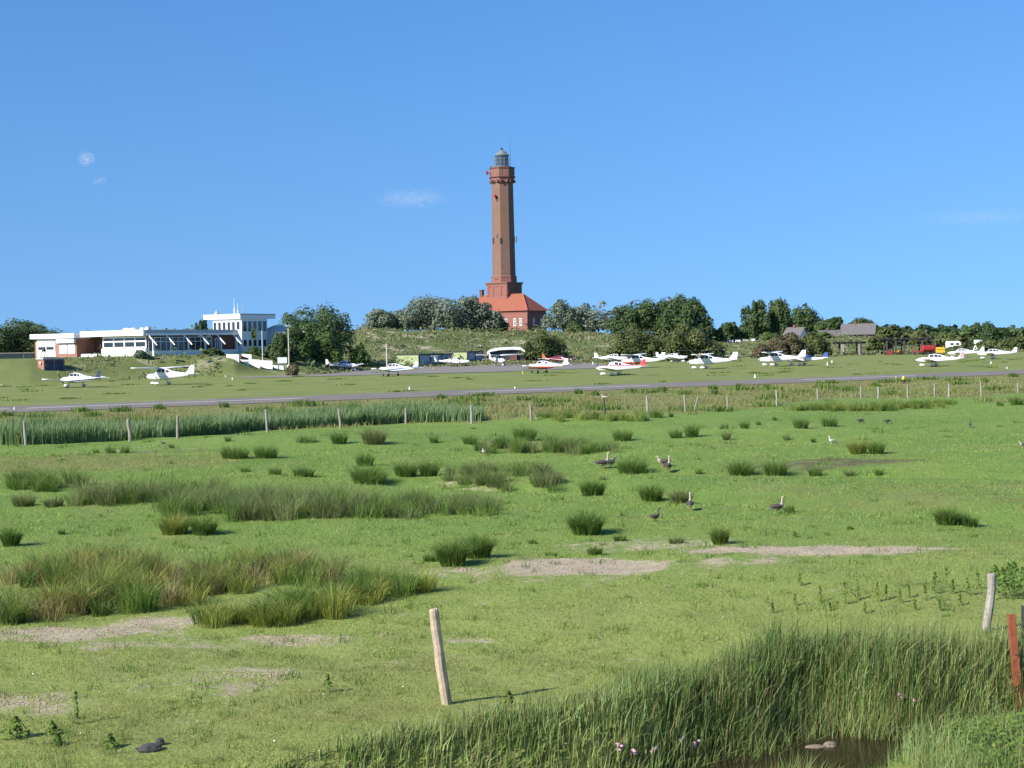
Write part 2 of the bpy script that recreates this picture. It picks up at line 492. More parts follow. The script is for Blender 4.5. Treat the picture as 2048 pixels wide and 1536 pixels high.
def blade_arrays(P, H, wd, lean, az, tint, dry, bend=0.5):
    """two-segment blades: P roots, H heights, wd widths, lean = tip offset / height, az = lean direction"""
    n = len(P)
    d = np.stack([np.cos(az), np.sin(az)], 1)
    fa = rng.uniform(0, np.pi, n)                     # facing of the blade
    s = np.stack([np.cos(fa), np.sin(fa)], 1) * (wd / 2)[:, None]
    V = np.zeros((n, 5, 3))
    V[:, 0, :2] = P[:, :2] - s; V[:, 1, :2] = P[:, :2] + s; V[:, :2, 2] = P[:, 2:3] - 0.02
    mid = P[:, :2] + d * (lean * H * 0.5 * bend)[:, None]
    V[:, 2, :2] = mid + s * 0.8; V[:, 3, :2] = mid - s * 0.8; V[:, 2:4, 2] = (P[:, 2] + H * 0.55)[:, None]
    V[:, 4, :2] = P[:, :2] + d * (lean * H)[:, None]; V[:, 4, 2] = P[:, 2] + H * np.sqrt(np.clip(1 - (lean * 0.7) ** 2, 0.15, 1))
    idx = np.array([0, 1, 2, 0, 2, 3, 3, 2, 4])
    Fl = (np.arange(n)[:, None] * 5 + idx[None]).ravel()
    T = np.zeros((n, 5, 2)); T[:, :, 0] = tint[:, None]; T[:, :, 1] = dry[:, None]; T[:, 4, 1] = np.clip(dry * 1.0 + 0.05, 0, 1)
    return V.reshape(-1, 3), Fl, T.reshape(-1, 2)

def tri_blades(P, H, wd, lean, az, tint, dry):
    n = len(P)
    fa = rng.uniform(0, np.pi, n); s = np.stack([np.cos(fa), np.sin(fa)], 1) * (wd / 2)[:, None]
    V = np.zeros((n, 3, 3)); V[:, 0, :2] = P[:, :2] - s; V[:, 1, :2] = P[:, :2] + s; V[:, :2, 2] = P[:, 2:3] - 0.01
    V[:, 2, 0] = P[:, 0] + np.cos(az) * lean * H; V[:, 2, 1] = P[:, 1] + np.sin(az) * lean * H; V[:, 2, 2] = P[:, 2] + H
    T = np.zeros((n, 3, 2)); T[:, :, 0] = tint[:, None]; T[:, :, 1] = dry[:, None]
    return V.reshape(-1, 3), np.arange(n * 3), T.reshape(-1, 2)

def leaf_quads(P, size, nrm, tint, dry):
    """one small folded leaf clump (a quad) per point, facing nrm with jitter"""
    n = len(P)
    a = nrm + rng.normal(0, 0.36, (n, 3)); a /= np.linalg.norm(a, axis=1)[:, None]
    r = rng.normal(0, 1, (n, 3)); u = np.cross(a, r); u /= np.linalg.norm(u, axis=1)[:, None] + 1e-9
    v = np.cross(a, u)
    u = u * size[:, None]; v = v * (size * rng.uniform(0.45, 0.8, n))[:, None]
    V = np.stack([P - u, P - v * 0.9 + u * 0.1, P + u, P + v], 1)
    T = np.zeros((n, 4, 2)); T[:, :, 0] = tint[:, None]; T[:, :, 1] = dry[:, None]
    return V.reshape(-1, 3), np.arange(n * 4), T.reshape(-1, 2)

# ================================================================== THE SETTING
# bare, dry and muddy places of the pasture: centre pixel, half sizes in metres (across, along), strength
BARE = [((1165, 1142), 1.75, 1.35, 1.0), ((1640, 1110), 2.9, 1.0, 0.85), ((1280, 1095), 2.2, 1.2, 0.34), ((930, 1150), 1.1, 0.8, 0.42),
        ((150, 1262), 1.7, 1.1, 0.50), ((330, 1235), 1.1, 0.7, 0.50), ((600, 1272), 1.5, 0.5, 0.36), ((480, 1345), 1.4, 0.7, 0.33),
        ((60, 1410), 1.1, 0.8, 0.33), ((300, 1290), 1.8, 0.7, 0.33), ((420, 1370), 1.5, 1.0, 0.25), ((1460, 1140), 1.8, 0.9, 0.30),
        ((900, 960), 2.4, 2.0, 0.34), ((300, 902), 5, 3, 0.28), ((930, 1262), 0.7, 0.3, 0.36), ((1100, 1150), 2.8, 1.7, 0.24)]
DRYP = [((120, 930), 9, 6, 0.62), ((60, 925), 5, 4, 0.6), ((1900, 990), 9, 5, 0.38), ((1750, 975), 6, 3, 0.35), ((500, 1420), 4, 1.6, 0.30),
        ((1300, 1240), 3.0, 1.8, 0.30), ((200, 1330), 2.5, 1.2, 0.36), ((80, 1150), 2.5, 2.2, 0.5)]
MUDP = [((1700, 922), 4.2, 2.2, 0.60), ((1560, 928), 3.0, 2.0, 0.5), ((330, 905), 3, 1.5, 0.45), ((1640, 915), 6, 3, 0.42), ((860, 930), 5, 3, 0.33),
        ((230, 1190), 2.2, 1.2, 0.5), ((1500, 885), 9, 4, 0.33), ((1270, 872), 8, 4, 0.32)]
def spots(x, y, lst):
    v = np.zeros(x.shape)
    for (q, sx, sy, k) in lst:
        p = flat(*q)
        d2 = ((x - p[0]) / sx) ** 2 + ((y - p[1]) / sy) ** 2
        v = np.maximum(v, k * (1 - sstep(0.45, 1.5, np.sqrt(d2))))
    return v

FENCE = [(52, 890, 47), (260, 882, 44), (355, 877, 45), (535, 864, 44), (680, 857, 39), (812, 848, 31), (944, 847, 36), (1062, 841, 30),
         (1210, 830, 33), (1296, 824, 32), (1371, 824, 34), (1455, 820, 28), (1554, 812, 32), (1636, 800, 22), (1722, 796, 22), (1757, 797, 23),
         (1816, 797, 27), (1869, 792, 24), (1898, 795, 27), (1963, 793, 30), (2036, 786, 21)]
FL = [g2(-500, 918), g2(-150, 900)] + [g2(a, b) for a, b, c in FENCE] + [g2(2400, 770), g2(2900, 745)]
RW_FAR = lambda px: 814 - 0.0361 * px
rwa = np.array(g2(0, 814)); rwb = np.array(g2(2048, 740.2))
rdir = (rwb - rwa) / np.linalg.norm(rwb - rwa); rnor = np.array([rdir[1], -rdir[0]])   # towards the camera
RW_W = 14.5

def zones(x, y):
    bare = spots(x, y, BARE) + 0.10 * (y < 40)
    dF, sF = polydist(x, y, FL)
    dR = (x - rwa[0]) * rnor[0] + (y - rwa[1]) * rnor[1]       # + on the camera side of the far edge
    behind = (sF > 0) & (y > 40)
    verge = np.where(behind & (dR > RW_W + 0.2), 1.0, 0.0)
    field = np.where(dR < RW_W, 1.0, 0.0) * (y > 60)
    near_rw = sstep(RW_W + 6, RW_W + 0.2, dR)
    dry = np.maximum(spots(x, y, DRYP), verge * (0.62 + 0.25 * near_rw))
    dry = np.where(field > 0, 0.18, dry)
    T = np.interp(1024 + F * x / np.maximum(y, 1), A_K, DUNE_T)
    sand = sstep(T - 4, T + 14, y) * (y > 200)
    a = 1024 + F * x / np.maximum(y, 1)
    tb = np.interp(a, [-900, 60, 300, 470, 560, 650, 760], [222, 226, 246, 252, 258, 262, 300.])
    sand = np.maximum(sand, 0.55 * sstep(tb + 1, tb + 8, y) * (a < 740) * (y > 200))
    lush = sstep(44, 20, y) * (y > 10)
    mud = spots(x, y, MUDP)
    d, s = polydist(x, y, DITCH)
    mud = np.maximum(mud, 0.95 * (1 - sstep(0.15, 0.75, d - ditch_hw(x))) * (y < 30))
    return np.stack([bare, dry, sand, np.ones_like(x)], -1), np.stack([field, mud, lush, np.ones_like(x)], -1)

def build_ground():
    rr = np.concatenate([[1.5, 3, 5, 7, 9, 11], np.geomspace(12.5, 640, 470), [700, 800, 1000, 1500, 2500, 5000, 9000]])
    th = np.concatenate([np.linspace(-180, -30, 26)[:-1], np.linspace(-30, -22, 10)[:-1], np.linspace(-22, 22, 400), np.linspace(22, 30, 10)[1:], np.linspace(30, 180, 26)[1:-1]])
    th = np.radians(th); nT = len(th); nR = len(rr)
    X = rr[:, None] * np.sin(th)[None]; Y = rr[:, None] * np.cos(th)[None]
    Z = terr(X, Y)
    V = np.stack([X, Y, Z], -1).reshape(-1, 3)
    i = np.arange(nR - 1)[:, None]; j = np.arange(nT)[None]; jn = (j + 1) % nT
    Fq = np.stack([i * nT + j, i * nT + jn, (i + 1) * nT + jn, (i + 1) * nT + j], -1).reshape(-1, 4)[:, ::-1]
    V = np.vstack([V, [[0, 0, 3.4]]])
    o = raw_mesh('pasture', V, Fq.ravel(), 4, 'pasture_ground')
    me = o.data
    z1, z2 = zones(X, Y)
    for nm, z in (('zone', z1), ('zone2', z2)):
        a = me.color_attributes.new(nm, 'FLOAT_COLOR', 'POINT')
        c = np.vstack([z.reshape(-1, 4), [[0, 0, 0, 1]]]).astype(np.float32)
        a.data.foreach_set('color', c.ravel())
    me.polygons.foreach_set('use_smooth', np.ones(len(me.polygons), bool))
    tag(o, 'level green pasture with bare soil patches running back to the airfield and dunes', kind='structure')
build_ground()

# runway: a strip with long white centre dashes
def strip(name, s0, s1, o0, o1, z, mat, n=1):
    m = MB()
    for k in range(n):
        a = s0 + (s1 - s0) * k / n; b = s0 + (s1 - s0) * (k + 1) / n
        q = [rwa + rdir * a + rnor * o0, rwa + rdir * b + rnor * o0, rwa + rdir * b + rnor * o1, rwa + rdir * a + rnor * o1]
        m.add([(p[0], p[1], z) for p in q], [(3, 2, 1, 0)])
    return m.build(name, mat)
rw = tag(strip('runway', -260, 560, 0, RW_W, 0.035, 'asphalt', 40), 'grey asphalt runway crossing behind the fence', kind='structure')
def rw_s(px):        # station along the runway's centre line seen at a pixel column
    best = min(np.arange(-250, 550, 0.5), key=lambda s: abs(1024 + F * (rwa + rdir * s + rnor * RW_W * 0.42)[0] / (rwa + rdir * s + rnor * RW_W * 0.42)[1] - px))
    return best
for (a, b) in ((-700, -330), (-190, 10), (50, 610), (925, 1300), (1600, 1830), (2080, 2240)):
    o = strip('centre_line', rw_s(a), rw_s(b), RW_W * 0.40, RW_W * 0.40 + 1.0, 0.042, 'marking')
    o.parent = rw

apr = [flat(*q) for q in [(466, 757), (560, 755), (700, 751.5), (830, 748), (1000, 744), (1120, 739), (1222, 736), (1262, 731), (1190, 727.5), (1080, 727), (950, 728.5),
                          (860, 732), (780, 738), (700, 742), (640, 743), (600, 745), (560, 748)]]
ap = MB(); ap.add([(p[0], p[1], 0.05) for p in apr], [tuple(range(len(apr)))])
ap = ap.build('apron', 'apron_paving'); tag(ap, 'worn paved taxi strip widening to an apron before the hangars', kind='structure')
if ap.data.polygons[0].normal.z < 0: ap.data.flip_normals()

wv = MB()
wp = [(-14, 13.2), (-8, 14.6), (-2, 16.2), (1.5, 17.4), (4, 18.9), (7, 19.7), (14, 20.7), (30, 22), (30, 24), (14, 22.9), (7, 22.2), (4, 21.7), (1.5, 19.9), (-2, 18.3), (-8, 16.7), (-14, 15.3)]
wv.add([(x, y, WATER_Z) for x, y in wp], [tuple(range(len(wp)))])
wo = wv.build('ditch_water', 'ditch_water'); tag(wo, 'dark still water in the ditch below the tall grass', kind='structure')

# ================================================================== LIGHTHOUSE
def lighthouse():
    D = 448.0
    base = at(1049, 664, D); gx, gy = base[0], base[1]
    fn = R(-36)                                         # the lit front wall looks this much left of the camera
    # local frame: x along the front wall to the right, y into depth
    rz = -R(36)
    ridge_r = at(1046, 588.5, D)                        # right end of the ridge
    s = D / F
    zg = tz(gx, gy) - 0.3; zb = base[2]
    root = empty('lighthouse', (ridge_r[0], ridge_r[1], zb), rz,
                 'tall octagonal brick lighthouse rising from a red roofed keepers house among dune trees', 'lighthouse')
    roof_h = ridge_r[2] - zb
    eave = at(1050, 622, D)[2] - zb
    wd = 9.6; h = wd / 2; L = 15.0
    x1 = h; x0 = -L - h                                 # front wall from x0 to x1, front at y=-h
    zlow = -3.0
    walls = MB(); walls.box(x0, x1, -h, h, zlow, eave); walls.build('wall', 'brick_red', root)
    p = MB(); p.box(x0 - .12, x1 + .12, -h - .12, h + .12, zlow, 1.0); p.build('plinth', 'brick_red', root)
    for zz, dd in ((eave - .55, .10), (eave - .18, .22)):
        c = MB(); c.box(x0 - dd, x1 + dd, -h - dd, h + dd, zz, zz + .16); c.build('cornice', 'brick_red', root)
    for (px_, py_) in ((x1, -h), (x0 + .2, -h), (x1, h - .2)):
        q = MB(); q.box(px_ - .35, px_ + .14, py_ - .14, py_ + .35, zlow, eave - .56); q.build('corner_pier', 'brick_red', root)
    # hipped roof, tile courses as thin stepped strips
    o = .55
    rf = MB()
    A = [(x0 - o, -h - o, eave), (x1 + o, -h - o, eave), (x1 + o, h + o, eave), (x0 - o, h + o, eave), (-L, 0, roof_h), (0, 0, roof_h)]
    rf.add(A, [(0, 1, 5, 4), (1, 2, 5), (2, 3, 4, 5), (3, 0, 4), (3, 2, 1, 0)])
    roof = rf.build('roof', 'roof_tile', root)
    nC = 18
    for face, (a, b, c, d) in (('front', (A[0], A[1], A[5], A[4])), ('side', (A[1], A[2], A[5], A[5])), ):
        a, b, c, d = map(Vector, (a, b, c, d)); nn = (b - a).cross(d - a).normalized()
        for k in range(nC):
            t0, t1 = k / nC, (k + .96) / nC
            m = MB(); r1 = [a.lerp(d, t0), b.lerp(c, t0), b.lerp(c, t1), a.lerp(d, t1)]
            up = [r1[0] + nn * .07, r1[1] + nn * .07, r1[2] + nn * .015, r1[3] + nn * .015]
            m.add([r + nn * .005 for r in r1] + up, [(4, 5, 6, 7), (0, 1, 5, 4), (1, 2, 6, 5), (3, 0, 4, 7), (2, 3, 7, 6)])
            m.build('tile_course', 'roof_tile', roof)
    for a, b in ((A[1], A[5]), (A[0], A[4]), (A[2], A[5]), (A[4], A[5])):
        m = MB(); m.tube([Vector(a) + Vector((0, 0, .05)), Vector(b) + Vector((0, 0, .1))], [.16, .16], 6); m.build('ridge_tile', 'roof_tile', roof)
    ch = MB(); ch.box(-L - .9, -L + .1, -.5, .5, roof_h - 2, roof_h + 1.6); ch.box(-L - 1.0, -L + .2, -.6, .6, roof_h + 1.6, roof_h + 1.85)
    ch.build('chimney', 'brick_dark', roof)
    # windows: front wall near the right corner, and the shaded end wall
    def win(cx, face):
        zc0, zc1 = 1.9, 4.05; hw_ = .48
        f = MB(); g = MB()
        if face == 'front':
            bx = lambda m, a0, a1, z0, z1, d0, d1: m.box(cx + a0, cx + a1, -h - d1, -h - d0, z0, z1)
        else:
            bx = lambda m, a0, a1, z0, z1, d0, d1: m.box(h + d0, h + d1, cx + a0, cx + a1, z0, z1)
        bx(f, -hw_, hw_, zc0, zc0 + .14, .003, .08); bx(f, -hw_, hw_, zc1 - .14, zc1, .003, .08)
        for a in (-hw_, -.06, hw_ - .14): bx(f, a, a + (.12 if a == -.06 else .14), zc0 + .14, zc1 - .14, .003, .075)
        bx(f, -hw_ + .14, hw_ - .14, 3.1, 3.2, .003, .07)
        wnd = f.build('window', 'white_paint', root)
        bx(g, -hw_ + .14, hw_ - .14, zc0 + .14, zc1 - .14, .003, .03); g.build('pane', 'glass', wnd)
        sl = MB(); bx(sl, -hw_ - .1, hw_ + .1, zc0 - .18, zc0, .003, .16); sl.build('sill', 'concrete', wnd)
        lt = MB(); bx(lt, -hw_ - .15, hw_ + .15, zc1, zc1 + .3, .003, .05); lt.build('lintel', 'brick_tower', wnd)
    for cx in (3.3, 1.2, -2.0, -5.0, -8.0): win(cx - .9, 'front')
    for cy in (-1.6, 2.3): win(cy, 'side')
    # pedestal (square) behind the ridge
    pc = at(1008.5, 578, D + 7)
    loc = root.matrix_world  # not evaluated yet: do the rotation by hand
    def to_local(P):
        v = np.array([P[0] - ridge_r[0], P[1] - ridge_r[1]]); c_, s_ = math.cos(-rz), math.sin(-rz)
        return (v[0] * c_ - v[1] * s_, v[0] * s_ + v[1] * c_, P[2] - zb)
    Dp = D + 7; sp = F / Dp
    lx, ly, _ = to_local(pc)
    zz = lambda py: at(1008, py, Dp)[2] - zb
    hp = 3.75
    m = MB(); m.box(lx - hp, lx + hp, ly - hp, ly + hp, zlow, zz(567.5)); ped = m.build('pedestal', 'brick_red', root)
    m = MB(); m.box(lx - hp - .45, lx + hp + .45, ly - hp - .45, ly + hp + .45, zz(567.5), zz(565.2)); m.box(lx - hp - .22, lx + hp + .22, ly - hp - .22, ly + hp + .22, zz(569.6), zz(567.5))
    m.build('cornice', 'brick_tower', ped)
    # recessed fields read as raised pilasters and a band
    for (f0, f1) in ((-hp, -hp + .75), (-1.75, -1.15), (1.15, 1.75), (hp - .75, hp)):
        m = MB(); m.box(lx + f0 - .0, lx + f1, ly - hp - .14, ly - hp - .003, zz(592), zz(573.5)); m.build('pilaster', 'brick_red', ped)
        m = MB(); m.box(lx + hp + .003, lx + hp + .14, ly + f0, ly + f1, zz(592), zz(573.5)); m.build('pilaster', 'brick_red', ped)
    m = MB(); m.box(lx - hp - .14, lx + hp + .14, ly - hp - .14, ly - hp - .003, zz(573.5), zz(569.7)); m.build('band', 'brick_red', ped)
    m = MB(); m.box(lx + hp + .003, lx + hp + .14, ly - hp, ly + hp, zz(573.5), zz(569.7)); m.build('band', 'brick_red', ped)
    # octagonal shaft: facet normals at 0, 45, ... from the front wall's normal
    def octo(ap, z): 
        r = ap / math.cos(math.pi / 8)
        return [(lx + r * math.cos(R(22.5 + 45 * k)), ly + r * math.sin(R(22.5 + 45 * k)), z) for k in range(8)]
    px2m = lambda w_: w_ / sp / 2 / 1.04
    m = MB(); m.loft([octo(px2m(46.0), zz(552)), octo(px2m(44.4), zz(480)), octo(px2m(42.3), zz(375)), octo(px2m(42.0), zz(366))]); m.build('shaft', 'brick_tower', root)
    m = MB(); m.loft([octo(px2m(50), zz(565.3)), octo(px2m(50), zz(554.5)), octo(px2m(46.3), zz(551.8))]); ft = m.build('shaft_foot', 'brick_red', root)
    m = MB(); m.loft([octo(px2m(51), zz(554.9)), octo(px2m(51), zz(553.4))]); m.build('string_course', 'brick_tower', ft)
    m = MB(); m.box(lx - .8, lx + .6, ly - px2m(50) - .06, ly - px2m(50) + .1, zz(559.5), zz(558)); m.build('inscription_plate', 'dark_trim', ft)
    # corbel table and gallery drum
    cb = MB(); cb.loft([octo(px2m(42.5), zz(367)), octo(px2m(46.5), zz(363.5)), octo(px2m(47), zz(360.5)), octo(px2m(48.5), zz(356))]); cor = cb.build('corbel', 'brick_red', root)
    for k in range(8):
        an = R(45 * k)
        for t in (-1.9, -1.15, -.4, .4, 1.15, 1.9):
            ap_ = px2m(46.2); c_, s_ = math.cos(an), math.sin(an)
            m = MB(); P = []
            for zz0 in (zz(366), zz(361.5)):
                for dd in (-.05, .55):
                    for tt in (t - .2, t + .2):
                        P.append((lx + c_ * (ap_ - .45 + dd) - s_ * tt, ly + s_ * (ap_ - .45 + dd) + c_ * tt, zz0))
            m.add(P, [(0, 1, 3, 2), (4, 6, 7, 5), (0, 4, 5, 1), (2, 3, 7, 6), (0, 2, 6, 4), (1, 5, 7, 3)]); m.build('corbel_block', 'brick_dark', cor)
    m = MB(); m.loft([octo(px2m(52.5), zz(356)), octo(px2m(52.5), zz(353.8)), octo(px2m(49), zz(353.6))]); m.build('string_course', 'brick_dark', cor)
    m = MB(); m.loft([octo(px2m(48.5), zz(353.7)), octo(px2m(48.5), zz(338))]); dr = m.build('gallery_parapet', 'brick_red', root)
    m = MB(); m.loft([octo(px2m(51), zz(338.2)), octo(px2m(51), zz(335.6))]); m.build('coping', 'brick_dark', dr)
    for k in range(8):          # dark openings of the parapet
        an = R(45 * k); c_, s_ = math.cos(an), math.sin(an); ap_ = px2m(48.5)
        for t in (-.95, .95):
            m = MB(); P = []
            for z0 in (zz(350.5), zz(341)):
                for dd in (.003, .05):
                    for tt in (t - .5, t + .5): P.append((lx + c_ * (ap_ + dd) - s_ * tt, ly + s_ * (ap_ + dd) + c_ * tt, z0))
            m.add(P, [(0, 1, 3, 2), (4, 6, 7, 5), (0, 4, 5, 1), (2, 3, 7, 6), (0, 2, 6, 4), (1, 5, 7, 3)]); m.build('brick_panel', 'brick_tower', dr)
    # lantern
    rl = 30 / sp / 2
    lan = MB(); lan.lathe([(rl * 1.0, zz(335.8)), (rl * 1.0, zz(332.5)), (rl * .9, zz(332.3))], 16, 0, (lx, ly)); ln = lan.build('lantern_base', 'green_copper', root)
    m = MB(); m.lathe([(rl * .80, zz(332.4)), (rl * .80, zz(312))], 16, 0, (lx, ly)); m.build('lantern_glass', 'glass_blue', root)
    m = MB(); m.lathe([(rl * .35, zz(331)), (rl * .45, zz(322)), (rl * .35, zz(313))], 12, 0, (lx, ly)); m.build('lens', 'white_gloss', root)
    for k in range(12):
        an = 2 * math.pi * k / 12; q = (lx + rl * .84 * math.cos(an), ly + rl * .84 * math.sin(an))
        m = MB(); m.tube([(*q, zz(332.4)), (*q, zz(312))], [.10, .10], 6); m.build('glazing_bar', 'green_copper', ln)
    for zq in (327, 319):
        pts = [(lx + rl * .85 * math.cos(2 * math.pi * k / 24), ly + rl * .85 * math.sin(2 * math.pi * k / 24), zz(zq)) for k in range(25)]
        m = MB(); m.tube(pts, [.06] * 25, 5); m.build('glazing_ring', 'green_copper', ln)
    m = MB(); m.lathe([(rl * .98, zz(312.2)), (rl * 1.0, zz(310.8)), (rl * .85, zz(309)), (rl * .62, zz(305)), (rl * .38, zz(302)), (rl * .2, zz(300.6)), (rl * .14, zz(299.5))], 16, 0, (lx, ly)); dm = m.build('dome', 'green_copper', root)
    m = MB(); m.lathe([(.12, zz(299.6)), (.42, zz(298.4)), (.42, zz(297.2)), (.15, zz(296)), (.05, zz(294))], 10, 0, (lx, ly)); m.build('finial', 'dark_metal', dm)
    gr = 35 / sp / 2
    rail = MB()
    for zq in (333, 326, 319):
        pts = [(lx + gr * math.cos(2 * math.pi * k / 24), ly + gr * math.sin(2 * math.pi * k / 24), zz(zq)) for k in range(25)]
        rail.tube(pts, [.035] * 25, 4)
    for k in range(16):
        an = 2 * math.pi * k / 16; rail.tube([(lx + gr * math.cos(an), ly + gr * math.sin(an), zz(336)), (lx + gr * math.cos(an), ly + gr * math.sin(an), zz(313))], [.03, .03], 4)
    rail.build('lantern_cage', 'steel', root)
    c36, s36 = math.cos(-rz), math.sin(-rz)
    def loc_off(dx, dy): return (lx + dx * c36 - dy * s36, ly + dx * s36 + dy * c36)
    ax_, ay_ = loc_off(2.6, 0)
    m = MB(); m.tube([(ax_, ay_, zz(336)), (ax_, ay_, zz(277))], [.06, .03], 5); m.build('whip_antenna', 'dark_metal', root)
    # red beacon boom at the left of the gallery
    bx_, by_ = loc_off(-3.4, -.6); ex, ey = loc_off(-4.6, -1.2)
    m = MB(); m.tube([(bx_, by_, zz(347)), (ex, ey, zz(346))], [.12, .12], 6); m.tube([(ex, ey, zz(352)), (ex, ey, zz(340))], [.10, .10], 6); m.build('bracket', 'red_metal', root)
    m = MB(); m.lathe([(.1, zz(349)), (.42, zz(348)), (.42, zz(344)), (.1, zz(343))], 10, 0, (ex, ey)); m.build('beacon', 'red_metal', root)
    ox_, oy_ = loc_off(-3.4, -1.2); m = MB(); m.lathe([(.05, zz(336)), (.25, zz(334.6)), (.05, zz(332.5))], 8, 0, (ox_, oy_)); m.build('gallery_lamp', 'dark_metal', root)
    # slit windows and the red horn half way
    def slit(an, t, y0, y1, hwid, nm='slit_window', mt='dark_trim', out=.06):
        an = R(an); c_, s_ = math.cos(an), math.sin(an)
        ap_ = px2m(np.interp((y0 + y1) / 2, [366, 480, 552], [42.0, 44.4, 46.0]))
        m = MB(); P = []
        for z0 in (zz(y1), zz(y0)):
            for dd in (-.1, out):
                for tt in (t - hwid, t + hwid): P.append((lx + c_ * (ap_ + dd) - s_ * tt, ly + s_ * (ap_ + dd) + c_ * tt, z0))
        m.add(P, [(0, 1, 3, 2), (4, 6, 7, 5), (0, 4, 5, 1), (2, 3, 7, 6), (0, 2, 6, 4), (1, 5, 7, 3)]); return m.build(nm, mt, root)
    # local facet angles: -90 = front-wall direction (lit, left), -45 = middle, 0 = right end
    slit(-90, .2, 396, 405, .28); slit(-90, .1, 470, 477, .22); slit(-67.5, 0, 477, 488, .25, 'slit_window', 'dark_trim', .4)
    slit(-90 - 45 + 22, 0, 476, 487, .3, 'bracket_lamp', 'brick_dark', .5); slit(0, 1.0, 474, 486, .3, 'bracket_lamp', 'steel', .9)
    an = R(-90); c_, s_ = math.cos(an), math.sin(an); a1 = px2m(42.6)
    m = MB(); m.tube([(lx + c_ * a1 + .1, ly + s_ * a1, zz(394)), (lx + c_ * (a1 + .9) - .2, ly + s_ * (a1 + .9), zz(392.5))], [.15, .55], 10); m.build('fog_horn', 'red_metal', root)
lighthouse()

# ================================================================== AIRFIELD BUILDING
def airfield_building():
    D = 262.0
    C = at(291, 712, D)                                  # front corner between the lit front and the shaded porch side
    rz = -R(32)
    c_, s_ = math.cos(rz), math.sin(rz)
    e1 = np.array([c_, s_]); e2 = np.array([-s_, c_])    # along the front to the right, into depth
    z0 = 3.85
    root = empty('airfield_building', (C[0], C[1], z0), rz, 'low white and brick airfield building with a two storey control tower on its right', 'building')
    def uv_px(u, v): p = C[:2] + e1 * u + e2 * v; return 1024 + F * p[0] / p[1]
    def solve_u(px, v): return min(np.arange(-45, 30, .05), key=lambda u: abs(uv_px(u, v) - px))
    def solve_v(px, u): return min(np.arange(-5, 45, .05), key=lambda v: abs(uv_px(u, v) - px))
    zat = lambda py, D_=D, px=290: at(px, py, D_)[2] - z0
    part = lambda nm, mt, par=root, **k: None
    def bx(nm, mt, u0, u1, v0, v1, a, b, par=root):
        m = MB(); m.box(u0, u1, v0, v1, a, b); return m.build(nm, mt, par)
    def window(u0, u1, v, a, b, cols, rows=1, axis='u', par=root, fw=.09, glass='glass', out=-1, frame='white_paint', split=None):
        """framed window in the plane v (axis u) or u (axis v), proud towards out"""
        f = MB()
        def q(m, p0, p1, za, zb, d0, d1):
            lo, hi = (v + out * d1, v + out * d0) if out < 0 else (v + d0, v + d1)
            if axis == 'u': m.box(p0, p1, lo, hi, za, zb)
            else: m.box(lo, hi, p0, p1, za, zb)
        q(f, u0, u1, a, a + fw, .003, .10); q(f, u0, u1, b - fw, b, .003, .10)
        for k in range(cols + 1):
            x = u0 + (u1 - u0 - fw) * k / cols; q(f, x, x + fw, a + fw, b - fw, .003, .09)
        zs = [a + (b - a) * k / rows for k in range(1, rows)] if split is None else [split]
        for z_ in zs: q(f, u0 + fw, u1 - fw, z_ - fw / 2, z_ + fw / 2, .003, .08)
        o = f.build('window', frame, par)
        lv = [a + fw] + zs + [b - fw]
        for k in range(cols):
            for i in range(len(lv) - 1):
                x0 = u0 + (u1 - u0 - fw) * k / cols + fw; x1 = u0 + (u1 - u0 - fw) * (k + 1) / cols
                g = MB(); q(g, x0, x1, lv[i] + (fw / 2 if i else 0), lv[i + 1] - (fw / 2 if i < len(lv) - 2 else 0), .003, .03); g.build('pane', glass, o)
        return o
    roof_t = zat(659.5); fas_b = zat(671); sill_b = zat(705)
    # ---- middle block: white front with four windows
    uL = solve_u(172, 0); uM = solve_u(204, 0)
    vend = solve_v(472, 0)
    bx('wall', 'brick_dark', uL - 6, uM, 3.2, 13, -.6, fas_b + .02); bx('wall', 'brick_dark', uM + .003, -.15, .5, 13, -.6, fas_b + .02)
    bx('wall', 'white_paint', uM, -.02, 0, .5, -.6, sill_b + .75)
    bx('wall', 'white_paint', uL - 1.0, uM, -.25, .5, -.6, zat(706))          # low white apron wall before the brick
    window(uM, -.1, .45, sill_b + .75, fas_b - .1, 4, fw=.28, split=fas_b - .95)
    bx('fascia', 'white_paint', uL - .4, .35, -.75, 13.5, fas_b, roof_t)
    for u, w_ in ((-4.6, 1.5), (-3.0, 1.4), (-.7, .9)):
        m = MB(); m.lathe([(w_ * .5, roof_t), (w_ * .5, roof_t + .25), (w_ * .35, roof_t + .42), (.02, roof_t + .48)], 12, 0, (u - 3, 3)); m.build('skylight', 'white_gloss', root)
    m = MB(); m.box(-.9, -.2, 1.0, 1.7, roof_t, roof_t + .55); m.box(-1.4, -1.0, 1.2, 1.6, roof_t, roof_t + .35); m.build('roof_vent', 'grey_paint', root)
    # ---- left block
    v2 = -1.0
    a0 = solve_u(72, v2); a1 = solve_u(155, v2)
    t2 = zat(663); f2 = zat(673)
    bx('wall', 'brick_shed', a0, a1, v2, 9, -.6, f2 + .02)
    bx('fascia', 'white_paint', a0 - .5, a1 + .15, v2 - .7, 9.5, f2, t2)
    bx('connector', 'grey_paint', a1 + .15, uL - .4, 1.5, 10, fas_b - .2, roof_t - .25)
    g0 = solve_u(76, v2); g1 = solve_u(113, v2)
    bx('wall_panel', 'white_paint', g0, g1, v2 - .06, v2 - .003, -.5, f2 - .05)
    window(g0 + .25, g1 - .1, v2 - .06, f2 - 1.0, f2 - .45, 4, fw=.2)
    window(g0 + .25, g1 - .1, v2 - .06, 1.15, f2 - 1.25, 2, fw=.22)
    b0 = solve_u(118, v2); b1 = solve_u(154, v2)
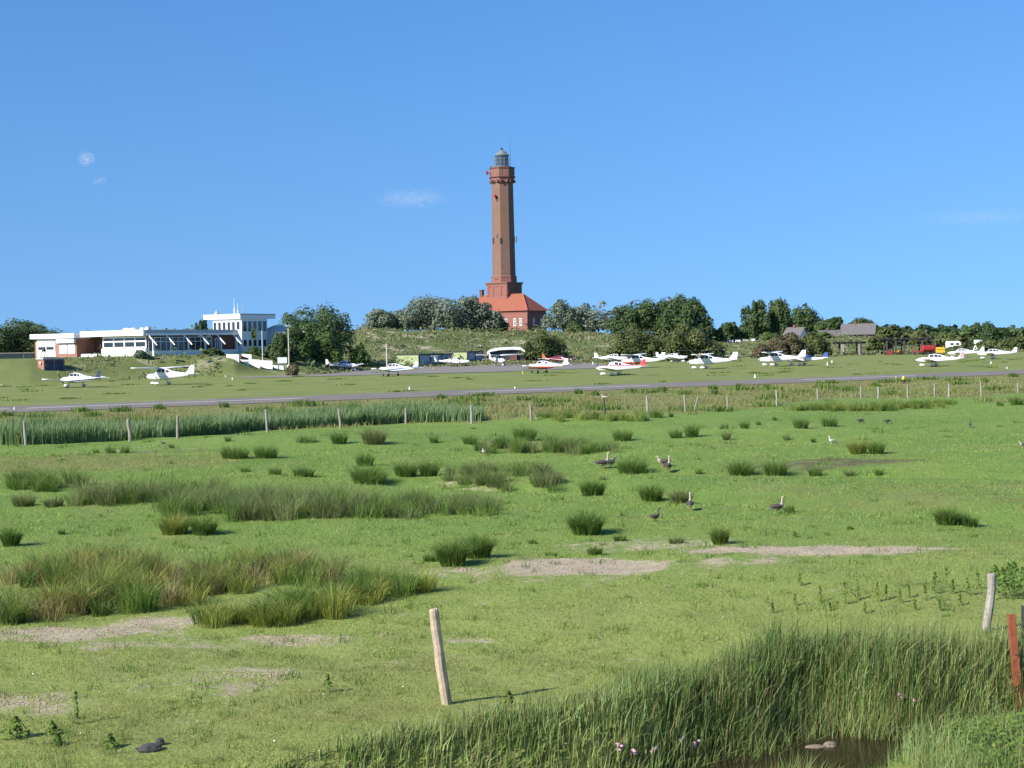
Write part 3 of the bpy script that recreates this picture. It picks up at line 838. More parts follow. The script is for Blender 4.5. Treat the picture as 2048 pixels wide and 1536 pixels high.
    bx('blind', 'shade_blind', b0, b1, v2 - .5, v2 - .003, f2 - .85, f2 - .1)
    k0 = solve_u(121, v2); k1 = solve_u(136, v2); k2 = solve_u(138, v2); k3 = solve_u(152, v2)
    for p, q in ((k0, k1), (k2, k3)): bx('shutter', 'white_paint', p, q, v2 - .09, v2 - .003, f2 - 2.75, f2 - 1.15)
    # ---- long porch side in shade, with raking white struts
    bx('wall', 'white_paint', -.3, -.02, .6, vend, -.6, zat(703))
    window(.7, vend - 6.2, -.02, zat(703), fas_b - .3, 11, axis='v', fw=.10, out=1, split=fas_b - 1.1)
    bx('wall', 'brick_dark', -.3, -.021, vend - 6.2, vend - .1, zat(703), fas_b)
    window(vend - 5.4, vend - 3.6, -.02, zat(703), fas_b - .6, 3, axis='v', fw=.08, out=1)
    bx('fascia', 'grey_paint', .36, .5, -.2, vend + .1, fas_b + .42, roof_t - .02)
    bx('beam', 'white_paint', .36, .6, -.2, vend + .1, fas_b, fas_b + .4)
    bx('roof_deck', 'grey_paint', -8, .34, 13.52, vend + .1, fas_b + .1, roof_t - .05)
    n = 6
    for k in range(n):
        v = .25 + (vend - 1.4) * k / (n - 1)
        m = MB(); m.tube([(.5, v, fas_b + .1), (2.6, v, fas_b - 1.75)], [.13, .13], 4); m.build('strut', 'white_paint', root)
        m = MB(); m.box(1.55, 1.7, v - .08, v + .08, -.9, fas_b - .95); m.build('post', 'white_paint', root)
    bx('parapet', 'white_paint', 1.95, 2.15, -.1, vend - 1.5, -1.2, zat(702))
    # ---- control tower
    tv = vend + .1
    Dt = (C[:2] + e2 * tv)[1]
    ztw = lambda py: at(470, py, Dt)[2] - z0
    tu1 = solve_u(486, tv); tu0 = tu1 - 7.2; tv1 = tv + 7.2
    top = ztw(627.5); fb = ztw(637.5); w1b = ztw(660); w1t = ztw(643)
    tw = bx('tower', 'white_paint', tu0, tu1, tv, tv1, -.8, fb)
    rfz = MB(); rfz.box(tu0 - 1.9, tu1 + .15, tv - .5, tv1 + 2.2, fb, top - .25); rf = rfz.build('tower_roof', 'white_paint', root)
    bx('roof_edge', 'grey_paint', tu0 - 2.0, tu1 + .2, tv - .55, tv1 + 2.25, top - .25, top, rf)
    for k in range(6):
        p = tu0 + .15 + 7.0 * k / 6; window(p, p + .85, tv, w1b, w1t, 1, fw=.08)
    for k in range(5):
        p = tv + .25 + 6.9 * k / 5; window(p, p + 1.15, tu1, w1b - .35, w1t + .1, 1, axis='v', fw=.08, out=1)
        window(p, p + 1.1, tu1, ztw(694), ztw(679), 1, axis='v', fw=.12, out=1)
    window(tu1 - 1.4, tu1 - .45, tv, ztw(694), ztw(679), 1, fw=.1)
    # black C on a yellow board
    cv = tv + 3.3; zc = ztw(668)
    sg = bx('reporting_sign', 'sign_yellow', tu1 + .003, tu1 + .06, cv - .75, cv + .75, zc - .95, zc + .95)
    pts = [(tu1 + .09, cv + .42 * math.cos(a), zc + .62 * math.sin(a)) for a in np.linspace(R(48), R(312), 15)]
    m = MB()
    for p, q in zip(pts[:-1], pts[1:]): m.tube([p, q], [.13, .13], 4)
    m = MB(); rings = []
    for p, a in zip(pts, np.linspace(R(48), R(312), 15)):
        d = (math.cos(a) * .14, math.sin(a) * .17)
        rings.append([(tu1 + .063, p[1] - d[0], p[2] - d[1]), (tu1 + .063, p[1] + d[0], p[2] + d[1]), (tu1 + .085, p[1] + d[0], p[2] + d[1]), (tu1 + .085, p[1] - d[0], p[2] - d[1])])
    m.loft(rings); m.build('letter_c', 'sign_black', sg)
    for (px, ty, mt) in ((472, 604, 'white_paint'), (479, 614, 'white_paint'), (491, 606, 'steel')):
        u = solve_u(px, tv + 3); m = MB(); zt = at(px, ty, Dt + 3)[2] - z0
        m.tube([(u, tv + 3, top), (u, tv + 3, top + (zt - top) * .55)], [.13, .11], 6); m.tube([(u, tv + 3, top + (zt - top) * .55), (u, tv + 3, zt + .8)], [.05, .03], 5); m.build('antenna', mt, root)
    m = MB(); u = solve_u(437, tv + 3); m.lathe([(.5, top), (.5, top + .35), (.25, top + .5), (.2, top + .8)], 10, 0, (u, tv + 3)); m.build('roof_vent', 'grey_paint', root)
    # annex behind the tower, hip roof half hidden by trees
    m = MB(); m.box(tu1 - 3, tu1 + 2.2, tv1 + .1, tv1 + 9, -.8, ztw(668)); m.build('annex', 'grey_paint', root)
    m = MB(); zr = ztw(668); m.add([(tu1 - 3.5, tv1 + .1, zr), (tu1 + 2.7, tv1 + .1, zr), (tu1 + 2.7, tv1 + 9.5, zr), (tu1 - 3.5, tv1 + 9.5, zr), (tu1 - .5, tv1 + 2.5, zr + 1.6), (tu1 - .5, tv1 + 7, zr + 1.6)],
              [(0, 1, 4), (1, 2, 5, 4), (2, 3, 5), (3, 0, 4, 5), (3, 2, 1, 0)]); m.build('annex_roof', 'concrete', root)
    return C, e1, e2
airfield_building()

def thing_mesh(name, mb, mat, label, cat, group=None, loc=None, rz=0.0, smooth=False):
    o = mb.build(name, mat, None, smooth)
    if loc is not None: o.location = Vector([float(v) for v in loc]); o.rotation_euler = (0, 0, rz)
    return tag(o, label, cat, group)

# white stair walls stepping down the bank, with the board before them
def stairs():
    p = ground(500, 728)
    root = empty('stair_walls', (p[0], p[1], 0.0), 0, 'white stepped side walls of the stairs down the bank', 'stairs')
    for (x0, y0, x1, y1) in ((453, 708, 478, 719), (484, 708, 503, 716), (478, 719, 497, 724.5), (497, 718.5, 520, 731), (520, 720.5, 545, 736), (546, 730.5, 568, 736.5), (574, 730.5, 596, 736.5)):
        g0 = ground(x0, y1 - .5); g1 = ground(x1, y1); t = .18
        Dm = (g0[1] + g1[1]) / 2; a = at(x0, y0, Dm); b = at(x1, y0 + 1.0, Dm - .4); m = MB()
        g0 = np.array([a[0], a[1], tz(a[0], a[1])]); g1 = np.array([b[0], b[1], tz(b[0], b[1])])
        m.loft([[(a[0], a[1] - t, g0[2] - .2), (a[0], a[1] + t, g0[2] - .2), (a[0], a[1] + t, a[2]), (a[0], a[1] - t, a[2])],
                [(b[0], b[1] - t, g1[2] - .2), (b[0], b[1] + t, g1[2] - .2), (b[0], b[1] + t, b[2]), (b[0], b[1] - t, b[2])]])
        o = m.build('side_wall', 'white_paint', root); o.location = -root.location
    for k in range(12):
        f = k / 11; a = ground(478 + 62 * f, 713 + 22 * f)
        m = MB(); m.box(a[0] - .3, a[0] + .45, a[1] - .2, a[1] + 1.4, a[2] - .3, a[2] + .12); o = m.build('step', 'brick_dark', root); o.location = -root.location
stairs()
p = ground(565, 741); s = pxm(p)
rt = empty('notice_board', p, 0, 'blank white notice board on two posts at the foot of the white stairs', 'sign')
zt = at(565, 714.5, p[1])[2] - p[2]; zl = at(565, 726.5, p[1])[2] - p[2]
m = MB(); m.box(-.85, .85, -.05, .05, zl, zt); m.build('board', 'shade_blind', rt)
for x in (-.6, .5): m = MB(); m.box(x - .05, x + .05, .055, .15, -.2, zt - .1); m.build('post', 'steel', rt)
for (px, py, ty, lab, r_, mt) in ((525.5, 739, 664, 'thin white flagpole in front of the control tower', .06, 'white_paint'), (578, 728, 660, 'pale wooden pole right of the control tower', .11, 'beige_paint'),
                                  (774, 738, 690, 'pale yellow pole standing behind the blue striped plane', .14, 'beige_paint')):
    p = at(px, py, 268 if px < 700 else 300); p[2] = tz(p[0], p[1]); zt = at(px, ty, p[1])[2] - p[2]
    m = MB(); m.tube([(0, 0, -.3), (0, 0, zt)], [r_ * 1.2, r_ * .8], 8); m.lathe([(r_ * .6, zt), (r_ * 1.5, zt + .08), (r_ * .3, zt + .25)], 8)
    thing_mesh('flagpole', m, mt, lab, 'pole', None, p)

# brick hut on the bank, left
p = ground(88, 741)
hut = empty('brick_hut', (p[0], p[1], p[2]), -R(45), 'small brick utility hut with dark blue doors on the bank below the airfield building', 'hut')
zt = at(88, 716, p[1])[2] - p[2]
# corner at the origin; lit face runs left (-x), door face runs right into depth (+y)
m = MB(); m.box(-2.0, 0, 0, 3.6, -1.0, zt - .22); m.build('wall', 'brick_shed', hut)
m = MB(); m.box(-2.2, .2, -.2, 3.8, zt - .22, zt); m.build('roof_slab', 'concrete', hut)
for y0 in (.25, 1.95):
    m = MB(); m.box(.003, .06, y0, y0 + 1.45, -.1, zt - .4); dd = m.build('door', 'blue_door' if 'blue_door' in MATS else plain('blue_door', (0.02, 0.035, 0.09), .5).name, hut)
    m = MB(); m.box(.065, .11, y0 + .1, y0 + .16, .7, .9); m.build('handle', 'steel', dd)
m = MB(); m.lathe([(.18, 0), (.2, .15), (.05, .22)], 10); o = m.build('lamp', 'white_gloss', hut); o.location = (-.8, -.1, zt - .8); o.rotation_euler = (R(90), 0, 0)
# terrace furniture, wooden fence and parked trolley left of the building
p = at(53, 712, 262); p[2] = tz(p[0], p[1])
tb = empty('terrace_table', p, R(20), 'small white table on the terrace left of the airfield building', 'table')
m = MB(); m.box(-.6, .6, -.4, .4, .75, .82); m.build('tabletop', 'white_paint', tb)
for x in (-.5, .5):
    for y in (-.32, .32): m = MB(); m.box(x - .05, x + .05, y - .05, y + .05, 0, .75); m.build('leg', 'white_paint', tb)
p = at(88, 713, 256); p[2] = tz(p[0], p[1])
wn = empty('winch_frame', p, R(10), 'dark red tripod winch standing before the left windows', 'winch')
for x, y in ((-.6, 0), (.6, 0), (0, .6)): m = MB(); m.tube([(x, y, 0), (x * .12, y * .12, 1.5)], [.07, .06], 6); m.build('leg', 'red_metal', wn)
m = MB(); m.lathe([(.3, 1.1), (.36, 1.3), (.3, 1.55), (.1, 1.7)], 12); m.build('drum', 'dark_metal', wn)
fb = at(18, 716, 250); fe = at(72, 715, 254)
wf = empty('terrace_fence', (fb[0], fb[1], tz(fb[0], fb[1])), 0, 'low grey wooden fence on the terrace edge far left', 'fence')
nb = 26; a = at(-12, 722, 249); b = at(68, 721, 253)
for k in range(nb):
    q = a + (b - a) * k / (nb - 1); q[2] = tz(q[0], q[1]); d = q - np.array(wf.location)
    m = MB(); m.box(-.11, .11, -.03, .03, -.3, 1.0); o = m.build('board', 'weathered_wood', wf); o.location = Vector(map(float, d))

# ================================================================== HANGAR SHEDS
def shed(px, pyb, px_c, px_r, py_t, label, D):
    """lime sided hangar; px = left end of the lime wall, px_c = its front corner, px_r = right end of the doors"""
    c = at(px_c, pyb, D); c[2] = tz(c[0], c[1])
    zt = at(px_c, py_t, D)[2] - c[2]
    rz = -R(32); ex = np.array([math.cos(rz), math.sin(rz)]); ey = np.array([-ex[1], ex[0]])
    f = lambda u, v: 1024 + F * (c[:2] + ex * u + ey * v)[0] / (c[:2] + ex * u + ey * v)[1]
    u = min(np.arange(-30, 0, .05), key=lambda q: abs(f(q, 0) - px)); v = min(np.arange(0, 60, .1), key=lambda q: abs(f(0, q) - px_r))
    v = min(v, 22)
    rt = empty('hangar_shed', c, rz, label, 'hangar', 'lime green hangar sheds by the apron')
    m = MB(); m.box(u, 0, 0, v, -.5, zt - .02); m.build('wall', 'lime_panel', rt)
    m = MB(); m.box(u - .1, .35, -.06, v + .1, zt - .02, zt + .22); m.build('roof', 'dark_trim', rt)
    n = max(2, int(round(v / 5)))
    for k in range(n):
        a, b = v * k / n + .22, v * (k + 1) / n - .22
        m = MB(); m.box(.003, .09, a, b, -.3, zt - .2); d = m.build('door', 'door_grey', rt)
        if k == n - 1:
            for q in (.3, .62): m = MB(); m.box(.095, .12, a + (b - a) * q, a + (b - a) * (q + .2), zt * .5, zt * .72); m.build('window', 'glass', d)
    for k in range(n + 1):
        a = v * k / n; m = MB(); m.box(.003, .14, a - .2, a + .2, -.3, zt - .05); m.build('post', 'dark_trim', rt)
shed(793, 733, 838, 906, 710, 'longer lime green hangar shed with three grey door bays', 330)
shed(889, 730, 935, 966, 704.5, 'taller lime green hangar shed with two grey doors behind the twin engine plane', 345)
# round roofed dark shelter behind the high wing plane
c = at(1012, 731, 350); c[2] = tz(c[0], c[1])
sh = empty('aircraft_shelter', c, -R(4), 'dark open aircraft shelter with a rounded white roof edge', 'shelter')
pr = [(-4.4, 0), (-4.4, 1.9), (-3.6, 2.55), (-1.5, 2.9), (1.5, 3.0), (3.6, 2.85), (4.5, 2.1), (4.6, 0)]
m = MB(); m.loft([[(x, .5, z) for x, z in pr], [(x, 9, z) for x, z in pr]]); m.build('interior', 'dark_trim', sh)
for (a, b) in zip(pr[1:-2], pr[2:-1]):
    m = MB(); m.loft([[(a[0], -.2, a[1] - .45), (a[0], 9.1, a[1] + .02), (a[0], 9.1, a[1] + .16), (a[0], -.2, a[1] + .16)], [(b[0], -.2, b[1] - .45), (b[0], 9.1, b[1] + .02), (b[0], 9.1, b[1] + .16), (b[0], -.2, b[1] + .16)]])
    m.build('roof_panel', 'white_paint', sh)
m = MB(); m.box(1.0, 2.6, -.1, .45, 0, 1.4); m.build('crate', 'brick_dark', sh)

# ================================================================== AIRCRAFT
def ring_pts(x, zb, zt, hw, n=14, e=2.5):
    out = []
    for k in range(n):
        a = 2 * math.pi * k / n; c, s = math.cos(a), math.sin(a)
        out.append((x, hw * math.copysign(abs(c) ** (2 / e), c), (zb + zt) / 2 + (zt - zb) / 2 * math.copysign(abs(s) ** (2 / e), s)))
    return out
SPECS = {
 'low': dict(f=[(2.45, .95, 1.15, .12), (2.36, .80, 1.28, .34), (1.9, .70, 1.40, .47), (1.15, .64, 1.48, .54), (.50, .60, 1.93, .56), (-.3, .60, 2.02, .56), (-1.0, .64, 1.93, .53), (-2.0, .80, 1.62, .38), (-3.4, .97, 1.42, .22), (-4.75, 1.12, 1.34, .06)],
             wing=(.72, 6.0, 1.75, 1.25, 5.2, .15), tail=(-4.25, 1.28, 1.75, .85, .6), fin=(-3.55, -4.75, -4.35, -4.85, 1.35, 2.28), gear=(1.75, -.15, 1.45), ws=(.56, 1.10), win=[(.42, -.22), (-.32, -.85), (-.95, -1.3)], wl=(.55, .80)),
 'high': dict(f=[(2.3, 1.08, 1.32, .14), (2.18, .86, 1.50, .40), (1.4, .74, 1.60, .50), (.90, .68, 1.68, .54), (.30, .66, 2.28, .56), (-1.2, .70, 2.30, .53), (-2.0, .86, 1.98, .42), (-3.9, 1.10, 1.72, .22), (-5.8, 1.32, 1.58, .05)],
             wing=(2.31, 1.7, 1.62, 1.12, 5.45, .05), tail=(-5.2, 1.50, 1.75, .95, .6), fin=(-4.1, -5.8, -5.35, -6.0, 1.55, 2.75), gear=(1.5, -.25, 1.3), ws=(.36, .92), win=[(.22, -.45), (-.55, -1.15), (-1.25, -1.8)], wl=(.50, .82)),
 'twin': dict(f=[(3.4, .98, 1.12, .08), (2.9, .80, 1.26, .30), (2.0, .66, 1.42, .46), (1.2, .60, 1.55, .55), (.5, .58, 1.98, .58), (-.4, .58, 2.02, .56), (-1.4, .72, 1.70, .42), (-3.0, 1.00, 1.45, .20), (-4.9, 1.18, 1.40, .08)],
              wing=(.72, 4.5, 1.5, .9, 6.0, .15), tail=(-4.9, 2.38, 1.6, .75, .5), fin=(-4.0, -5.0, -4.6, -5.3, 1.3, 2.4), gear=(2.1, -.3, 1.5), ws=(.52, 1.15), win=[(.42, -.4), (-.5, -1.1)], wl=(.52, .85)),
}
PLANES = []
def aircraft(px, py, kind, heading, body, label, spats=True, trim='white_gloss', prop=True, scale=1.0, fin_mat=None, wing_mat='white_gloss', dark_canopy=True, cover=None, letters=True, D=None):
    S = SPECS[kind]
    p = ground(px, py) if D is None else at(px, py, D)
    p[2] = max(p[2], tz(p[0], p[1]))
    rt = empty('light_aircraft', p, R(heading), label, 'airplane', 'light aircraft parked on the airfield')
    rt.scale = (scale,) * 3
    fr = S['f']
    m = MB(); m.loft([ring_pts(*q) for q in fr]); m.build('fuselage', body, rt, True)
    xs = [q[0] for q in fr][::-1]
    def sec(x): return [float(np.interp(x, xs, [q[i] for q in fr][::-1])) for i in (1, 2, 3)]
    def surf(x, a, off=.014, e=2.5):
        zb, zt, hw = sec(x); c, s = math.cos(a), math.sin(a)
        y = hw * math.copysign(abs(c) ** (2 / e), c); z = (zt - zb) / 2 * math.copysign(abs(s) ** (2 / e), s)
        l = math.hypot(y, z); return (x, y * (1 + off / l), (zb + zt) / 2 + z * (1 + off / l))
    def patch(nm, mt, x0, x1, a0, a1, nx=3, na=4):
        m = MB(); P = [surf(x0 + (x1 - x0) * i / nx, a0 + (a1 - a0) * j / na) for i in range(nx + 1) for j in range(na + 1)]
        m.add(P, [(i * (na + 1) + j, (i + 1) * (na + 1) + j, (i + 1) * (na + 1) + j + 1, i * (na + 1) + j + 1) for i in range(nx) for j in range(na)])
        return m.build(nm, mt, rt, True)
    gm = cover or 'glass'
    patch('windshield', gm, S['ws'][0], S['ws'][1], R(28), R(152), 3, 8)
    for (a, b) in S['win']:
        for sd_ in (0, 1):
            lo, hi = R(16), R(52)
            if sd_: lo, hi = math.pi - R(52), math.pi - R(16)
            patch('window', gm, b, a, lo, hi)
    if letters:     # faint registration strokes along the tail cone
        x = -2.1 if kind != 'high' else -2.4
        for k in range(5):
            for sd_ in (R(8), math.pi - R(8)):
                patch('registration_stroke', 'grey_paint', x - .30 * k - .16, x - .30 * k, sd_ - .18, sd_ + .18, 1, 1)
    wz, dih, c0, c1, sp, xo = S['wing']
    for sg in (-1, 1):
        rings = []
        for t in (0, .55, .93, 1.0):
            ch = c0 + (c1 - c0) * max(0, (t - .4) / .6) if kind == 'high' else c0 + (c1 - c0) * t
            if t == 1.0: ch *= .72
            y = sg * (.25 + (sp - .25) * t); z = wz + math.tan(R(dih)) * abs(y); th = (.15 if t < 1 else .05) * ch / 1.4
            xl = xo + ch * .42; xr = xl - ch
            sec_ = [(xl, y, z), (xl - ch * .1, y, z + th * .5), (xl - ch * .35, y, z + th * .62), (xl - ch * .75, y, z + th * .3), (xr, y, z), (xl - ch * .5, y, z - th * .32), (xl - ch * .12, y, z - th * .38)]
            rings.append(sec_ if sg > 0 else sec_)
        m = MB(); m.loft(rings); wg = m.build('wing', wing_mat, rt, True)
        yt = sg * (sp + .02); zt_ = wz + math.tan(R(dih)) * sp
        m = MB(); m.tube([(xo + c1 * .3, yt, zt_), (xo - c1 * .45, yt, zt_ + .02)], [.09, .03], 6); m.build('wing_tip', trim, wg)
        if kind == 'high':
            m = MB(); m.tube([(.05, sg * .5, .78), (.05, sg * 2.6, 2.36)], [.05, .05], 6); m.build('wing_strut', 'white_gloss', rt)
        tx, tz_, ts, tc, tt = S['tail']
        rings = []
        for t in (0, 1):
            ch = tc + (tt - tc) * t; y = sg * (.02 + ts * t); xl = tx + ch * .4 - t * .2
            rings.append([(xl, y, tz_), (xl - ch * .3, y, tz_ + .05), (xl - ch, y, tz_), (xl - ch * .3, y, tz_ - .04)])
        m = MB(); m.loft(rings); m.build('tailplane', trim if kind != 'low' else 'white_gloss', rt, False)
        if kind == 'twin':
            m = MB(); m.loft([[(x, sg * 1.75 + r * math.cos(2 * math.pi * k / 10), .95 + r * math.sin(2 * math.pi * k / 10)) for k in range(10)] for x, r in ((1.75, .08), (1.5, .28), (.9, .34), (0, .32), (-1.1, .12))]); nc = m.build('engine_nacelle', 'white_gloss', rt, True)
            m = MB(); m.box(1.72, 1.76, sg * 1.75 - .06, sg * 1.75 + .06, .05, 1.85); m.build('propeller', 'dark_trim', nc)
    a0, a1, b0, b1, fz0, fz1 = S['fin']
    m = MB(); zq = fz0 - .15
    m.loft([[(a0, 0, zq), (a0 - .4, .05, zq), (a1, 0, zq), (a0 - .4, -.05, zq)], [((a0 + b0) / 2 - .05, 0, fz0 + (fz1 - fz0) * .35), ((a0 + b0) / 2 - .4, .045, fz0 + (fz1 - fz0) * .35), ((a1 + b1) / 2, 0, fz0 + (fz1 - fz0) * .35), ((a0 + b0) / 2 - .4, -.045, fz0 + (fz1 - fz0) * .35)], [(b0, 0, fz1), (b0 - .2, .03, fz1), (b1, 0, fz1), (b0 - .2, -.03, fz1)]])
    m.build('fin', fin_mat or body, rt)
    gx, mx, my = S['gear']
    legs = [(gx, 0)] + [(mx, my), (mx, -my)]
    for (x, y) in legs:
        r_ = .19
        top = (x - .05, y * (.75 if kind != 'high' else .35), .85)
        m = MB(); m.tube([top, (x, y, r_)], [.06, .045], 6); st = m.build('gear_leg', 'steel', rt)
        m = MB(); n = 12
        m.loft([[(x + r_ * rr * math.cos(2 * math.pi * k / n), y + dy, r_ + r_ * rr * math.sin(2 * math.pi * k / n)) for k in range(n)] for dy, rr in ((-.07, .75), (-.05, 1), (.05, 1), (.07, .75))]); wh = m.build('wheel', 'tyre', rt)
        if spats:
            m = MB(); m.loft([[(x + dx, y + w_ * math.cos(2 * math.pi * k / 8), .25 + dz + h_ * math.sin(2 * math.pi * k / 8)) for k in range(8)] for dx, w_, h_, dz in ((.36, .03, .05, 0), (.25, .11, .16, .01), (0, .13, .2, .03), (-.3, .1, .13, .02), (-.55, .02, .03, .02))])
            m.build('wheel_fairing', 'white_gloss', rt, True)
    if kind != 'twin' and prop:
        xn = fr[0][0]; zn = (fr[0][1] + fr[0][2]) / 2
        m = MB(); m.loft([[(xn + dx, r_ * math.cos(2 * math.pi * k / 10), zn + r_ * math.sin(2 * math.pi * k / 10)) for k in range(10)] for dx, r_ in ((0, .17), (.15, .13), (.28, .03))]); sp_ = m.build('spinner', trim, rt, True)
        ang = random.uniform(0, math.pi)
        for sg in (0, math.pi):
            c, s = math.cos(ang + sg), math.sin(ang + sg); m = MB()
            m.loft([[(xn + .06, c * .1 - s * .05, zn + s * .1 + c * .05), (xn + .1, c * .1 + s * .05, zn + s * .1 - c * .05), (xn + .08, c * .1 + s * .05, zn + s * .1 - c * .05)],
                    [(xn + .05, c * .55 - s * .08, zn + s * .55 + c * .08), (xn + .11, c * .55 + s * .08, zn + s * .55 - c * .08), (xn + .08, c * .55 + s * .08, zn + s * .55 - c * .08)],
                    [(xn + .07, c * .92 - s * .04, zn + s * .92 + c * .04), (xn + .09, c * .92 + s * .04, zn + s * .92 - c * .04), (xn + .08, c * .92 + s * .04, zn + s * .92 - c * .04)]])
            m.build('propeller_blade', 'dark_trim', rt)
    PLANES.append(rt); return rt

wht = (0.80, 0.80, 0.79)
livery('livery_navy', wht, [(.84, .98, (.03, .05, .10), .06)])
livery('livery_white', wht, [(1.12, 1.18, (.45, .47, .52), .03)])
livery('livery_blue', wht, [(.95, 1.12, (.05, .12, .35), .08)])
livery('livery_red', wht, [(.5, 1.05, (.52, .045, .025), -.03), (1.12, 1.17, (.45, .05, .03), -.03)])
livery('livery_redtop', wht, [(1.37, 1.5, (.45, .03, .05), 0), (1.5, 3, (.80, .80, .79), 0)])
livery('livery_darkred', (.22, .02, .025), [(.95, 1.15, (.55, .5, .48), .05)])
livery('livery_pink', wht, [(1.48, 1.62, (.42, .22, .26), -.03), (.62, .74, (.4, .12, .12), 0)])
livery('livery_bluedeck', wht, [(1.42, 2.3, (.05, .09, .30), 0)])
livery('livery_grey', (.34, .36, .38), [(.9, 1.1, (.08, .09, .12), 0)])
livery('livery_yellow', (.66, .55, .14), [(1.2, 1.3, (.1, .1, .1), 0)])
plain('fin_navy', (.03, .04, .07), .4); plain('fin_orange', (.40, .10, .04), .5); plain('fin_pink', (.45, .27, .30), .4); plain('fin_red', (.50, .05, .05), .4)
aircraft(150, 775, 'low', 150, 'livery_navy', 'white low wing plane with dark stripe and dark fin tip, leftmost of all', fin_mat='fin_navy')
aircraft(322, 770, 'high', 152, 'livery_white', 'white high wing plane second from the left, below the long glazed porch', wing_mat='white_gloss')
aircraft(693, 742, 'low', -28, 'livery_white', 'small white low wing plane facing right at the foot of the bank', trim='white_gloss')
aircraft(785, 752, 'low', 152, 'livery_blue', 'white low wing plane with thin blue stripe before the lime sheds', spats=False)
aircraft(912, 733, 'twin', -22, 'livery_white', 'white twin engine plane facing right before the hangar doors', spats=False)
aircraft(1000, 732, 'high', -66, 'livery_white', 'white high wing plane facing the camera on the apron by the dark shelter')
aircraft(1083, 746, 'low', 150, 'livery_red', 'white low wing plane with a broad red lower body', spats=False)
aircraft(1122, 729, 'low', -35, 'livery_darkred', 'dark red low wing plane with an orange fin', fin_mat='fin_orange', wing_mat='red_metal', D=318)
aircraft(1228, 751, 'low', 155, 'livery_redtop', 'white plane with red nose top and red fin, nearest to the runway', fin_mat='fin_red')
aircraft(1268, 736, 'high', 155, 'livery_red', 'white high wing plane parked behind the red nosed one', fin_mat='white_gloss')
aircraft(1232, 727, 'low', -25, 'livery_white', 'white low wing plane facing right against the olive bushes', D=312)
aircraft(1352, 725, 'low', -30, 'livery_white', 'white low wing plane with cream wheel fairings behind two high wing planes', D=330)
aircraft(1405, 738, 'high', 158, 'livery_white', 'white high wing plane with dark shaded door, right of the tall white fin')
aircraft(1402, 724, 'high', -80, 'livery_yellow', 'pale yellow high wing plane facing the camera under the olive bushes', D=345, wing_mat='dark_metal')
aircraft(1468, 725, 'low', -95, 'livery_grey', 'dark grey low wing plane seen nose on', wing_mat='dark_metal', D=325, spats=False)
aircraft(1545, 732, 'high', 155, 'livery_white', 'white high wing plane left of the blue canopied one')
aircraft(1602, 731, 'low', 152, 'livery_bluedeck', 'white low wing plane with blue canopy and upper deck', cover='glass_blue')
aircraft(1866, 733, 'low', 152, 'livery_pink', 'white low wing plane with pinkish fin nearest on the right side', fin_mat='fin_pink')
aircraft(1921, 716, 'low', 155, 'livery_white', 'distant white low wing plane right of the yellow box', cover='glass_blue')
aircraft(1983, 718, 'low', 158, 'livery_white', 'white low wing plane with tall white fin, farthest right')

# ================================================================== TREES AND BUSHES
def crown(name, lobes, n, leaf, mat, parent, dry=0.06, shell=.35, zmin=-.2):
    vol = np.array([(a[3] * a[4] * a[5]) ** (2 / 3) for a in lobes]); k = rng.choice(len(lobes), n, p=vol / vol.sum())
    L = np.array(lobes)[k]
    d = rng.normal(0, 1, (n, 3)); d /= np.linalg.norm(d, axis=1)[:, None]
    d[:, 2] = np.where(d[:, 2] < -.6, -d[:, 2] * .6, d[:, 2])
    r = 1 - shell * rng.random(n) ** 1.6
    r = r * (0.86 + 0.28 * vnoise(d[:, 0] * 3.1 + k * 7, d[:, 1] * 3.1 + d[:, 2] * 3.7, 3))
    P = L[:, :3] + d * L[:, 3:6] * r[:, None]
    nr = d / L[:, 3:6]; nr /= np.linalg.norm(nr, axis=1)[:, None]
    tl = rng.uniform(0, 1, len(lobes))[k]
    tint = np.clip(.05 + .6 * tl + .45 * rng.random(n) - .1, 0, 1)
    dr = np.where(rng.random(n) < dry, .7, 0) * rng.random(n)
    keep = P[:, 2] > zmin
    V, Fl, T = leaf_quads(P[keep], (leaf * rng.uniform(.6, 1.35, n))[keep], nr[keep] + np.array([0, 0, .25]), tint[keep], dr[keep])
    return raw_mesh(name, V, Fl, 4, mat, T, parent)

